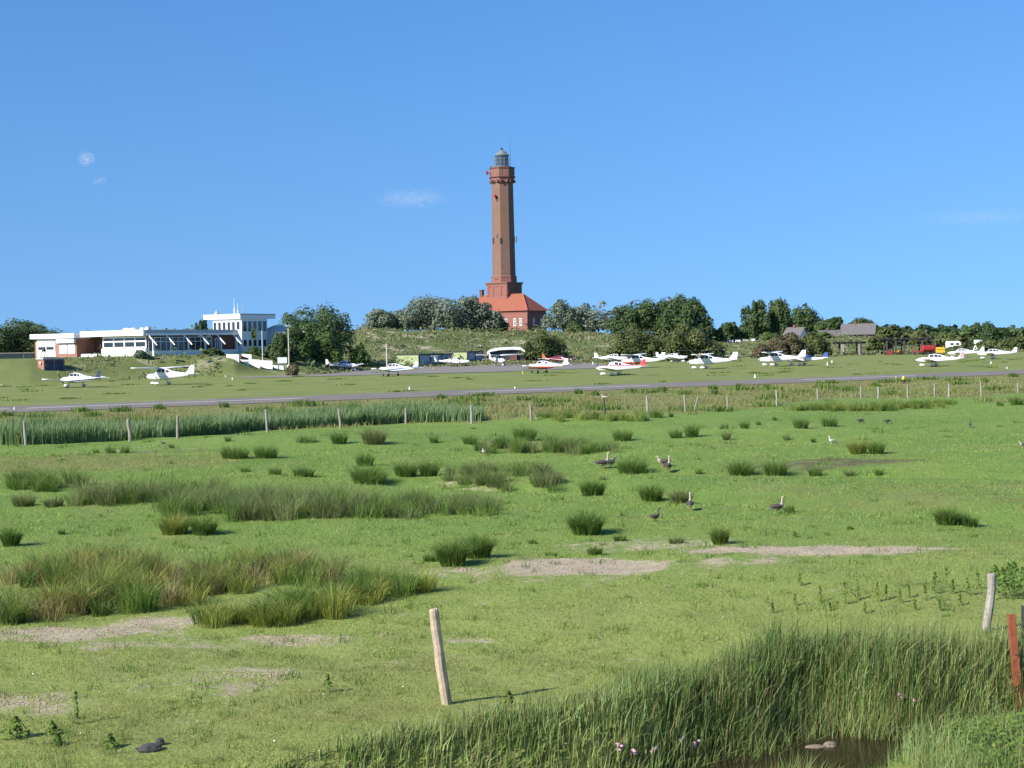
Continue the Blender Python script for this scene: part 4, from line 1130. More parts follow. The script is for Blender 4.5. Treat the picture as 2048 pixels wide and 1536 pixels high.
def tree(name, label, x0, x1, yt, yb, D, mat, n=5000, nl=22, leaf=None, trunk='bark', cat='tree', group=None, trunk_h=.08, depth=.8, limbs=5, shear=0.0, dry=.06, flat_top=.75, show_limbs=False, seed=0):
    rs = np.random.default_rng(int(x0 * 7 + yt * 13 + seed) % 100000)
    cx = (x0 + x1) / 2; c = at(cx, yb, D); zg = tz(c[0], c[1])
    zt = max(1.3, at(cx, yt, D)[2] - zg); wd = (x1 - x0) / F * D / 2 * 1.07; n = int(n * 1.7)
    rt = empty(name, (c[0], c[1], zg), 0, label, cat, group)
    leaf = leaf or D / F * 2.6
    zb = zt * trunk_h; hh = zt - zb
    lobes = []
    nl = int(nl * 1.6)
    for i in range(nl):
        # lobe centres fill a dome: wide low down, rounded on top
        a = rs.uniform(0, 2 * math.pi); q = rs.random() ** .5
        u = math.cos(a) * q; v = math.sin(a) * q * depth
        hmax = math.sqrt(max(.0, 1 - u * u)) ** flat_top
        lr = rs.uniform(.12, .34); f = rs.random()
        if i < nl * .35: f *= .25                       # skirts that hang low all round
        zc = zb + hh * (lr * .35 + max(.02, hmax - lr * 1.1) * f)
        rx = wd * lr * rs.uniform(.8, 1.25) ; rzv = min(hh * lr * rs.uniform(.8, 1.1), max(.5, (zt - zc)))
        xc = u * (wd - rx * .55) + shear * zc
        lobes.append((xc, v * wd * .8, zc, rx, rx * .9, rzv))
    lobes.append((0, 0, zb + hh * .34, wd * .68, wd * .55, hh * .50))
    crown('crown', lobes, n, leaf, mat, rt, dry)
    tr_r = max(.12, min(.5, zt * .035))
    m = MB(); m.tube([(0, 0, -.5), (.05 * zt * rs.uniform(-1, 1), 0, zb * .7), (.08 * zt * rs.uniform(-1, 1), .1, zb + hh * .35)], [tr_r * 1.3, tr_r, tr_r * .7], 8); tk = m.build('trunk', trunk, rt, True)
    for i in range(limbs):
        t = lobes[rs.integers(0, nl)]
        fx = .55 if not show_limbs else .95; fy = .6 if not show_limbs else -.9
        tgt = Vector((t[0] * fx, -abs(t[1]) * .8 if show_limbs else t[1] * fy, t[2]))
        st = Vector((0, 0, zb * rs.uniform(.3, .9))); md = st.lerp(tgt, .5) + Vector((rs.uniform(-.3, .3), 0, rs.uniform(-.1, .35)))
        m = MB(); m.tube([st, md, tgt], [tr_r * .6, tr_r * .42, tr_r * .18], 6); m.build('limb', trunk, tk, True)
    return rt

G1 = 'trees on and behind the dunes'
tree('dark_tree', 'dark green tree rising behind the left end of the airfield building', -70, 132, 636, 716, 285, 'leaf_dark', 9000, 30, group=G1, trunk_h=.05)
tree('dark_tree', 'broad domed dark tree right of the control tower', 540, 716, 601, 668, 320, 'leaf_dark', 9000, 32, group=G1, trunk_h=.06, seed=3)
tree('shrub', 'dark shrubby tree close behind the pale wooden pole', 556, 640, 646, 716, 285, 'leaf_mid', 3600, 16, cat='bush', trunk_h=.05)
tree('shrub', 'fresh green shrubby tree in front of the broad domed tree', 612, 682, 652, 712, 296, 'leaf_mid', 3200, 14, cat='bush', trunk_h=.05)
tree('shrub', 'dark shrub overshadowing the back wall of the control tower', 530, 596, 664, 716, 277, 'leaf_dark', 3400, 16, cat='bush', trunk_h=.04)
tree('silver_tree', 'small silvery tree at the left edge of the grove beside the lighthouse', 716, 812, 616, 668, 418, 'leaf_silver', 3800, 20, group=G1, trunk='bark_pale', trunk_h=.12, limbs=7)
tree('silver_tree', 'large silver green windswept tree left of the lighthouse', 780, 935, 588, 668, 420, 'leaf_silver', 7000, 28, group=G1, trunk='bark_pale', trunk_h=.12, limbs=9, show_limbs=True)
tree('silver_tree', 'silver green tree overlapping the lighthouse roof at its left', 884, 1000, 590, 668, 424, 'leaf_silver', 6200, 26, group=G1, trunk='bark_pale', trunk_h=.10, limbs=7, show_limbs=True)
tree('dark_bush', 'dark round bush hiding the left windows of the keepers house', 952, 1024, 622, 668, 426, 'leaf_dark', 3200, 14, cat='bush', trunk_h=.05)
tree('silver_tree', 'airy silvery tree just right of the keepers house', 1084, 1172, 598, 662, 430, 'leaf_silver', 2600, 20, group=G1, trunk='bark_pale', trunk_h=.10, limbs=9, show_limbs=True)
tree('silver_tree', 'second airy silvery tree beside the big dark grove', 1136, 1236, 600, 664, 432, 'leaf_silver', 2900, 20, group=G1, trunk='bark_pale', trunk_h=.10, limbs=9, show_limbs=True, seed=4)
tree('dark_bush', 'small dark bush below the airy silvery trees', 1128, 1168, 636, 664, 424, 'leaf_dark', 1200, 8, cat='bush', trunk_h=.05)
tree('dark_tree', 'left half of the big dark grove right of the lighthouse', 1218, 1330, 588, 672, 424, 'leaf_dark', 6500, 26, group=G1, trunk_h=.08, limbs=7, seed=5)
tree('dark_tree', 'right half of the big dark grove right of the lighthouse', 1300, 1422, 586, 672, 424, 'leaf_dark', 7000, 26, group=G1, trunk='bark_pale', trunk_h=.10, limbs=8, show_limbs=True, seed=6)
G2 = 'olive bushes at the foot of the dunes'
tree('olive_bush', 'olive bush on the dune slope below the keepers house', 1036, 1138, 660, 708, 352, 'leaf_olive', 4200, 18, cat='bush', group=G2, trunk_h=.03)
tree('olive_bush', 'large olive bush behind the tall white fin, left of its pair', 1210, 1330, 648, 716, 348, 'leaf_olive', 6000, 24, cat='bush', group=G2, trunk_h=.03)
tree('olive_bush', 'large olive bush behind the high wing plane, right of its pair', 1310, 1442, 644, 716, 350, 'leaf_olive', 6500, 24, cat='bush', group=G2, trunk_h=.03)
tree('round_tree', 'round dark tree right of the big grove', 1426, 1484, 640, 684, 452, 'leaf_dark', 2600, 14, group=G1)
tree('tall_tree', 'tallest leafy tree on the right, left of its twin', 1482, 1545, 597, 684, 455, 'leaf_dark', 4200, 20, group=G1, flat_top=.5, seed=2)
tree('tall_tree', 'tallest leafy tree on the right, right of its twin', 1528, 1584, 594, 684, 458, 'leaf_dark', 4200, 20, group=G1, flat_top=.5, seed=3)
tree('tall_tree', 'bluish green tree behind the tallest pair', 1572, 1658, 604, 676, 500, 'leaf_dark', 4000, 20, group=G1, flat_top=.55)
tree('bright_tree', 'brighter green tree left of the grey roofed house', 1630, 1700, 633, 670, 470, 'leaf_mid', 2400, 14, group=G1)
tree('dark_tree', 'dark tree behind the grey roofed house', 1690, 1752, 629, 664, 500, 'leaf_dark', 2400, 14, group=G1)
tree('dark_bush', 'dark shrub at the right gable of the grey roofed house', 1742, 1768, 646, 680, 452, 'leaf_dark', 1200, 8, cat='bush')
tree('brown_bush', 'brownish bush in front of the tallest trees', 1535, 1616, 661, 716, 372, 'leaf_brown', 3400, 16, cat='bush', group=G2, trunk_h=.06)
tree('brown_bush', 'olive brown bush before the hidden white gable', 1592, 1662, 660, 716, 376, 'leaf_olive', 3400, 16, cat='bush', group=G2, trunk_h=.06)
tree('brown_bush', 'low brown bush left of the blue canopied plane', 1498, 1550, 684, 716, 368, 'leaf_brown', 1500, 10, cat='bush', group=G2, trunk_h=.05)
tree('round_tree', 'round olive tree standing by the open timber shelter', 1730, 1782, 668, 716, 392, 'leaf_olive', 2600, 14, trunk='bark_pale', trunk_h=.25)
tree('hedge_tree', 'low green tree right behind the olive pair, left of the tents', 1408, 1450, 652, 690, 432, 'leaf_mid', 1700, 10, group=G1)
tree('hedge_tree', 'low green bush between the two tallest trees and the brown bushes', 1516, 1566, 664, 694, 430, 'leaf_mid', 1700, 10, group=G1)
tree('hedge_tree', 'green bush in front of the low weathered house', 1612, 1668, 662, 694, 425, 'leaf_mid', 1700, 10, group=G1)
tree('big_tree', 'big dark tree on the far right skyline', 1922, 2014, 643, 700, 455, 'leaf_dark', 5200, 24, group=G1, trunk_h=.10)
tree('olive_bush', 'light olive bush at the right edge behind the white planes', 1980, 2070, 669, 702, 420, 'leaf_olive', 3200, 16, cat='bush', group=G2, trunk_h=.03)
tree('dark_bush', 'low dark bush behind the left terrace', -40, 40, 662, 716, 276, 'leaf_dark', 3000, 12, cat='bush', trunk_h=.03)
tree('bank_shrub', 'grey green shrub before the white porch corner', 266, 298, 698, 722, 256, 'leaf_silver', 900, 8, cat='bush', trunk_h=.03)
tree('bank_shrub', 'dark green shrub at the porch end beside the stairs', 402, 448, 698, 716, 264, 'leaf_mid', 1500, 9, cat='bush', trunk_h=.03)
tree('bank_shrub', 'low green shrub at the base of the control tower', 492, 524, 693, 714, 276, 'leaf_mid', 1100, 8, cat='bush', trunk_h=.03)
tree('bank_shrub', 'reddish brown low shrub right of the notice board', 572, 602, 722, 740, 258, 'leaf_brown', 800, 7, cat='bush', trunk_h=.03)
tree('slope_shrub', 'upright green shrub on the dune slope left of the yellow pole', 700, 740, 682, 722, 318, 'leaf_mid', 1200, 9, cat='bush', trunk_h=.04)
tree('dark_bush', 'dark bush on the ridge behind the control tower roof', 388, 420, 634, 662, 330, 'leaf_dark', 1300, 9, cat='bush', trunk_h=.03)

for (a0_, a1_, t_, lab) in ((1884, 1934, 691, 'low hedge before the caravan left of the big dark tree'), (1930, 1990, 690, 'low hedge under the big dark tree on the right')):
    tree('low_hedge', lab, a0_, a1_, t_, 704 if a0_ > 1800 else 692, 402 if a0_ > 1800 else 428, 'leaf_shrub', 1300, 10, cat='hedge', group='low hedges on the camp ground', trunk_h=.02, flat_top=.3)
# the wood that closes the view on the right and left: individual crowns too far to tell apart
def wood(name, label, spans, mat, n, lobes_per=7):
    lob = []; rs = np.random.default_rng(len(spans) * 17 + n)
    for (x0, x1, yt, yb, D) in spans:
        for k in range(lobes_per):
            px = rs.uniform(x0, x1); c = at(px, yb, D + rs.uniform(-14, 14)); zg = tz(c[0], c[1])
            top = at(px, yt + rs.uniform(-1.5, 6), c[1])[2]; h = max(2.0, top - zg)
            rx = rs.uniform(.25, .42) * (x1 - x0) / F * D * .8
            lob.append((c[0], c[1], zg + h * .5, rx, rx, h * .5))
    o = crown(name, lob, n, 1.1, mat, None, .04, .3, -5)
    return tag(o, label, None, None, 'stuff')
wood('far_wood', 'dark wood closing the skyline on the right', [(1745, 1800, 650, 690, 500), (1790, 1850, 652, 694, 510), (1840, 1900, 651, 696, 505), (1880, 1940, 650, 698, 500), (2000, 2060, 654, 698, 500), (2050, 2150, 652, 698, 500), (2140, 2300, 650, 698, 500)], 'leaf_dark', 9000, 9)
wood('near_thicket', 'mixed olive thicket in front of the far wood', [(1765, 1800, 654, 700, 430), (1800, 1850, 664, 702, 440), (1850, 1890, 668, 702, 440), (1885, 1925, 670, 700, 440), (1955, 1990, 682, 702, 430)], 'leaf_olive', 5000, 6)
wood('far_wood', 'low dark scrub on the skyline left of the big grove of tall trees', [(1440, 1500, 664, 690, 470), (1640, 1700, 652, 676, 480)], 'leaf_dark', 2200, 6)
wood('side_wood', 'dark scrub beyond the left edge', [(-400, -200, 640, 716, 300), (-220, -40, 645, 716, 300)], 'leaf_dark', 4000, 8)

# ================================================================== HOUSES, SHELTER AND CAMP ON THE RIGHT
def gable_house(px0, px1, y_eave, y_ridge, y_base, D, rz, depth, label, wall, roofm, name='cottage'):
    a = at(px0, y_base, D); b = at(px1, y_base, D); L = (b[0] - a[0]) / math.cos(rz) ; zg = min(tz(*a[:2]), a[2])
    rt = empty(name, ((a[0] + b[0]) / 2, D, zg), rz, label, 'house')
    ze = at(px0, y_eave, D)[2] - zg; zr = at(px0, y_ridge, D)[2] - zg; h = L / 2; d = depth / 2
    m = MB(); m.box(-h, h, -d, d, -1, ze); m.build('wall', wall, rt)
    for sg in (-1, 1):
        m = MB(); m.loft([[(sg * h, -d, ze), (sg * h, d, ze), (sg * h, 0, zr - .1)], [(sg * (h - .2), -d, ze), (sg * (h - .2), d, ze), (sg * (h - .2), 0, zr - .1)]]); m.build('gable', 'white_paint', rt)
    for sg in (-1, 1):
        m = MB(); o = .5
        m.loft([[(-h - .4, sg * (d + o), ze - .3), (-h - .4, 0, zr), (-h - .4, 0, zr + .2), (-h - .4, sg * (d + o), ze - .08)], [(h + .4, sg * (d + o), ze - .3), (h + .4, 0, zr), (h + .4, 0, zr + .2), (h + .4, sg * (d + o), ze - .08)]]); m.build('roof', roofm, rt)
    m = MB(); m.box(-h * .3, -h * .3 + .7, -.4, .4, zr - .3, zr + .9); m.build('chimney', 'brick_dark', rt)
    for k in range(3):
        x = -h + 2 * h * (k + .7) / 3.4; m = MB(); m.box(x - .45, x + .45, -d - .06, -d - .003, ze - 1.7, ze - .5); w_ = m.build('window', 'white_paint', rt)
        m = MB(); m.box(x - .36, x + .36, -d - .075, -d - .063, ze - 1.6, ze - .6); m.build('pane', 'glass', w_)
    return rt
gable_house(1688, 1748, 668, 649, 676, 446, -R(20), 7.5, 'long grey roofed house with a white right gable', 'brick_dark', 'grey_tile')
gable_house(1640, 1676, 671, 662, 680, 452, -R(12), 6.5, 'low weathered house left of the grey roofed one', 'concrete', 'grey_tile')
gable_house(1578, 1606, 672, 656, 684, 445, -R(35), 6.0, 'small house showing a white gable edge between the brown bushes', 'white_paint', 'grey_tile')
gable_house(1456, 1468, 677, 668, 686, 462, -R(20), 4.5, 'small brick house glimpsed under the round dark tree', 'brick_red', 'grey_tile')

def caravan(px, py, wpx, D, label):
    p = at(px, py, D); p[2] = tz(p[0], p[1]); w_ = wpx / F * D
    rt = empty('caravan', p, random.uniform(-.2, .2), label, 'caravan', 'white caravans on the camp ground')
    pr = [(-w_ / 2, .45), (w_ / 2 - .3, .45), (w_ / 2, 1.0), (w_ / 2 - .25, 2.2), (w_ / 2 - .7, 2.55), (-w_ / 2 + .3, 2.55), (-w_ / 2, 2.2)]
    m = MB(); m.loft([[(x, -1.1, z) for x, z in pr], [(x, 1.1, z) for x, z in pr]]); m.build('body', 'white_paint', rt)
    for q in (-.28, .12): m = MB(); m.box(w_ * q, w_ * (q + .2), -1.14, -1.103, 1.45, 2.0); m.build('window', 'glass', rt)
    m = MB(); m.lathe([(.3, -.08), (.33, 0), (.3, .08)], 12); o = m.build('wheel', 'tyre', rt); o.rotation_euler = (R(90), 0, 0); o.location = (0, -1.05, .33)
caravan(1907, 699, 28, 425, 'white caravan left of the big dark tree on the right')
caravan(1958, 698, 14, 432, 'white caravan under the big dark tree')
for k, (px, wpx) in enumerate(((1461, 13), (1476, 11), (1491, 12), (1506, 10))):
    p = at(px, 687, 438 + k); p[2] = tz(p[0], p[1]); w_ = wpx / F * 438 / 2
    tn = empty('white_tent', p, random.uniform(-.3, .3), '%s of the small white tents along the far hedge' % ('leftmost', 'second from the left', 'third from the left', 'rightmost')[k], 'tent', 'white tents on the camp ground')
    m = MB(); m.loft([[(-w_, -.8, 0), (-w_, .8, 0), (-w_ * .9, 0, 1.15)], [(w_, -.8, 0), (w_, .8, 0), (w_ * .9, 0, 1.15)]]); m.build('canvas', 'shade_blind', tn)
    m = MB(); m.box(-w_ * .9, w_ * .9, -.04, .04, 1.13, 1.2); m.build('ridge_pole', 'steel', tn)
p = at(1951, 702, 400); p[2] = tz(p[0], p[1])
st = empty('white_mast', p, 0, 'white A shaped stand in front of the big dark tree', 'stand')
for x in (-.9, .9): m = MB(); m.tube([(x, 0, 0), (0, 0, 1.9)], [.14, .12], 6); m.build('leg', 'white_paint', st)
m = MB(); m.box(-.55, .55, -.06, .06, .8, 1.0); m.build('crossbar', 'white_paint', st)

# open timber shelter: long dark flat roofs on posts
def timber(px0, px1, yt, yb, D, posts, label, mat='dark_wood', thick=.45, pale=()):
    a = at(px0, yb, D); b = at(px1, yb, D); zg = tz((a[0] + b[0]) / 2, D); zt = at((px0 + px1) / 2, yt, D)[2] - zg
    rt = empty('timber_shelter', ((a[0] + b[0]) / 2, D, zg), 0, label, 'shelter', 'open timber shelters right of the aircraft')
    h = (b[0] - a[0]) / 2
    for k, y in enumerate((-1.5, 1.5)): m = MB(); m.box(-h, h, y - .15, y + .15, zt - thick, zt); m.build('beam', mat, rt)
    for k in range(int(h * 2 / 1.6)):
        x = -h + .5 + 1.6 * k; m = MB(); m.box(x - .6, x + .6, -2.0, 2.0, zt + .003, zt + .12); m.build('roof_board', mat, rt)
    for i, q in enumerate(posts):
        x = at(q, yb, D)[0] - rt.location.x
        m = MB(); m.box(x - .2, x + .2, -1.6, -1.3, -.3, zt - thick); m.build('post', 'grey_wood' if i in pale else mat, rt)
        m = MB(); m.box(x - .16, x + .16, 1.35, 1.62, -.3, zt - thick); m.build('post', mat, rt)
timber(1668, 1730, 684, 716, 388, (1681, 1684, 1716, 1720), 'open timber shelter left of the round olive tree', pale=(0, 1, 2))
timber(1762, 1852, 677, 716, 388, (1771, 1789, 1806, 1842), 'wide open timber shelter right of the round olive tree', thick=.35)
timber(1846, 1880, 675, 714, 392, (1847, 1864), 'short raised timber frame above the red machine', thick=.25)
p = at(1857, 717, 380); p[2] = tz(p[0], p[1])
rm = empty('red_tank_trailer', p, R(5), 'red tank trailer beneath the timber frame', 'trailer')
m = MB(); m.loft([[(x, .8 * r_ * math.cos(2 * math.pi * k / 14), 1.5 + .9 * r_ * math.sin(2 * math.pi * k / 14)) for k in range(14)] for x, r_ in ((-1.7, .5), (-1.5, 1), (1.5, 1), (1.7, .5))]); m.build('tank', 'red_metal', rm)
m = MB(); m.box(-2.2, 2.0, -.6, .6, .45, .6); m.build('chassis', 'dark_metal', rm)
for x in (-1.0, 1.0):
    for y in (-.75, .75):
        m = MB(); m.lathe([(.3, -.1), (.4, -.06), (.4, .06), (.3, .1)], 12); o = m.build('wheel', 'tyre', rm); o.rotation_euler = (R(90), 0, 0); o.location = (x, y, .4)
p = at(1835, 717, 382); p[2] = tz(p[0], p[1])
rm = empty('red_cart', p, R(-10), 'small red open frame cart left of the red tank trailer', 'cart')
m = MB(); m.box(-1.2, 1.0, -.6, .6, .6, .9); m.build('bed', 'red_metal', rm)
for x in (-1.1, .9):
    m = MB(); m.box(x - .06, x + .06, -.58, .58, .903, 1.7); m.build('end_frame', 'red_metal', rm)
    m = MB(); m.lathe([(.25, -.1), (.38, -.06), (.38, .06), (.25, .1)], 12); o = m.build('wheel', 'tyre', rm); o.rotation_euler = (R(90), 0, 0); o.location = (x * .7, -.72, .38)
p = at(1881, 715, 372); p[2] = tz(p[0], p[1])
rm = empty('yellow_box', p, R(-6), 'yellow wheeled box right of the red tank trailer', 'container')
m = MB(); pr = [(-1.0, .5), (1.0, .5), (1.0, 1.7), (.85, 1.9), (-.85, 1.9), (-1.0, 1.7)]; m.loft([[(x, -.7, z) for x, z in pr], [(x, .7, z) for x, z in pr]]); m.build('body', 'yellow_paint', rm)
m = MB(); m.box(-1.02, 1.02, -.75, -.703, 1.25, 1.32); m.build('lid_rim', 'dark_trim', rm)
for x in (-.7, .7): m = MB(); m.lathe([(.2, -.1), (.28, -.06), (.28, .06), (.2, .1)], 12); o = m.build('wheel', 'tyre', rm); o.rotation_euler = (R(90), 0, 0); o.location = (x, -.6, .28)
p = at(1798, 713, 388); p[2] = tz(p[0], p[1])
m = MB(); m.loft([[(x, .42 * r_ * math.cos(2 * math.pi * k / 10), .75 + .35 * r_ * math.sin(2 * math.pi * k / 10)) for k in range(10)] for x, r_ in ((-1.3, .08), (-.8, .7), (0, 1), (.8, .7), (1.3, .08))])
m.box(-.8, -.6, -.4, .4, 0, .45); m.box(.6, .8, -.4, .4, 0, .45)
thing_mesh('orange_canoe', m, 'orange_paint', 'orange canoe lying on trestles in the timber shelter', 'canoe', None, p, R(5))
p = at(1780, 717, 386); p[2] = tz(p[0], p[1])
rm = empty('red_pump', p, 0, 'small dark red pump at the left post of the wide timber shelter', 'pump')
m = MB(); m.box(-.45, .45, -.4, .4, .1, 1.0); m.build('body', 'red_metal', rm)
m = MB(); m.lathe([(.25, 1.0), (.28, 1.2), (.15, 1.4), (.1, 1.7)], 10); m.build('head', 'dark_metal', rm)
m = MB(); m.box(-.6, .6, -.5, .5, 0, .1); m.build('base', 'dark_metal', rm)

# ================================================================== FENCE POSTS
def wood_post(name, h, r, mat, lean=(0, 0), seed=0, waist=0.0, square=False):
    rs = np.random.default_rng(seed); m = MB(); rings = []; n = 4 if square else 10
    K = 7
    for k in range(K):
        t = k / (K - 1); rr = r * (1.08 - .16 * t + rs.uniform(-.07, .07)); cx = lean[0] * h * t + rs.uniform(-.1, .1) * r + waist * math.sin(t * math.pi * 1.7) ; cy = lean[1] * h * t
        rings.append([(cx + rr * rs.uniform(.92, 1.08) * math.cos(2 * math.pi * i / n), cy + rr * math.sin(2 * math.pi * i / n), -.25 + (h + .25) * t) for i in range(n)])
    rings.append([(p[0] * .0 + (p[0] - lean[0] * h) * .8 + lean[0] * h, p[1] * .8 + lean[1] * h * .2, h + r * .12 + rs.uniform(0, .03)) for p in rings[-1]])
    m.loft(rings); return m.build(name, mat)
ORD = ['leftmost', 'second', 'third', 'fourth', 'fifth', 'sixth', 'seventh', 'eighth', 'ninth', 'tenth', 'eleventh', 'twelfth', 'thirteenth', 'fourteenth', 'fifteenth', 'sixteenth', 'seventeenth', 'eighteenth', 'nineteenth', 'twentieth', 'rightmost']
for i, (px, py, hp_) in enumerate(FENCE):
    p = ground(px, py); h = hp_ / pxm(p)
    if px == 1210: h *= 1.0
    o = wood_post('fence_post', h, .075 if i not in (1,) else .1, 'dark_wood' if px == 1210 else ('weathered_wood' if i % 3 else 'grey_wood'), (rs_ := random.uniform(-.07, .05), 0), 100 + i, .03 if i in (1, 4) else 0)
    o.location = Vector(map(float, p))
    lab = ('leftmost wooden post of the far fence' if i == 0 else 'rightmost wooden post of the far fence' if i == len(FENCE) - 1 else
           'dark far fence post carrying a perched bird' if px == 1210 else '%s post from the left in the far pasture fence' % ORD[i])
    tag(o, lab, 'fence post', 'posts of the far pasture fence')
for (px, py, lx, lab) in ((1078, 840, .55, 'slanting brace beside the eighth far fence post'), (1386, 823, -.35, 'leaning brace beside the eleventh far fence post')):
    p = ground(px, py); o = wood_post('fence_brace', 1.05, .05, 'weathered_wood', (-lx, 0), 300 + px); o.location = Vector(map(float, p)); tag(o, lab, 'fence brace')
# near posts
p = ground(896, 1408); o = wood_post('fence_post', (1408 - 1219) / pxm(p), .075, 'new_wood', (-.135, 0), 5); o.location = Vector(map(float, p))
tag(o, 'slender round fence post leaning left in the foreground pasture', 'fence post')
p = ground(1978, 1262); p[2] -= .1; o = wood_post('fence_post', (1262 - 1149) / pxm(p) + .1, .075, 'grey_wood', (.02, 0), 8, -.045); o.location = Vector(map(float, p))
tag(o, 'gnarled pale grey fence post behind the tall grass on the right', 'fence post')
# rusty angle iron post with wire mesh
p = ground(2043, 1428); s = pxm(p); h = (1428 - 1226) / s
rp = empty('rusty_post', p, 0, 'rusty angle iron post leaning left at the right edge', 'post')
m = MB(); lx = -.085 * h; w_ = .05
for a, b in (((-w_, -.01), (.012 - w_, w_ * 1.6)), ((-w_ + .0125, -.01), (w_, .012))):
    m.loft([[(a[0], a[1], -.3), (b[0], a[1], -.3), (b[0], b[1], -.3), (a[0], b[1], -.3)], [(a[0] + lx, a[1], h), (b[0] + lx, a[1], h), (b[0] + lx, b[1], h), (a[0] + lx, b[1], h)]])
m.build('angle_iron', 'rust', rp)
mh = MB()
wf = empty('wire_fence', (p[0] + .08, p[1] + .1, p[2]), 0, 'grey wire mesh fence right of the rusty post', 'fence')
for k in range(17): z = .05 + k * .062; mh.tube([(-.03 - .08 * z, 0, z), (1.6, .5, z + .02)], [.0035, .0035], 3)
mh.build('horizontal_wires', 'wire', wf)['kind'] = 'stuff'
mh = MB()
for k in range(26): x = k * .062; mh.tube([(x, x * .31, 0), (x - .08, x * .31, 1.05)], [.0035, .0035], 3)
mh.build('vertical_wires', 'wire', wf)['kind'] = 'stuff'
q = ground(2046, 1330); o = wood_post('fence_stake', (1330 - 1212) / pxm(q), .02, 'dark_metal', (0, 0), 77); o.location = Vector(map(float, q)); tag(o, 'thin dark stake behind the rusty post at the right edge', 'stake')

# ================================================================== RUSHES
def tuft_arrays(n, rx, ry, h, spread=.55, wd=.022, drym=.12, lean_dir=None):
    a = rng.uniform(0, 2 * np.pi, n); r = np.sqrt(rng.random(n))
    P = np.stack([np.cos(a) * r * rx * .66, np.sin(a) * r * ry * .66, np.zeros(n)], 1)
    H = h * rng.uniform(.6, 1.2, n) * (1 - .18 * r)
    az = a + rng.normal(0, .5, n); lean = np.clip(spread * r * rng.uniform(.5, 1.5, n) + .05, 0, 1.1)
    dry = np.where(rng.random(n) < drym, rng.uniform(.3, 1, n), rng.uniform(0, .05, n))
    return P, H, np.full(n, wd) * rng.uniform(.7, 1.3, n), lean, az, rng.random(n), dry

def tuft(px, py, wpx, hpx, label, mat='rush', n=None, cat='rush tuft', group='rush tufts scattered over the pasture', name='rush_tuft', spread=.8, drym=.1):
    p = ground(px, py); s = pxm(p); w_ = wpx / s / 2; h = hpx / s * 1.22
    n = n or int(np.clip(wpx * hpx * .42, 110, 1700))
    V, Fl, T = blade_arrays(*tuft_arrays(n, w_, w_ * .8, h, spread, max(.012, .55 / s), drym))
    # sit every root on the ground
    zz = terr(V[:, 0] + p[0], V[:, 1] + p[1]) - p[2]; V[:, 2] += zz
    o = raw_mesh(name, V, Fl, 3, mat, T); o.location = Vector(map(float, p))
    return tag(o, label, cat, group)

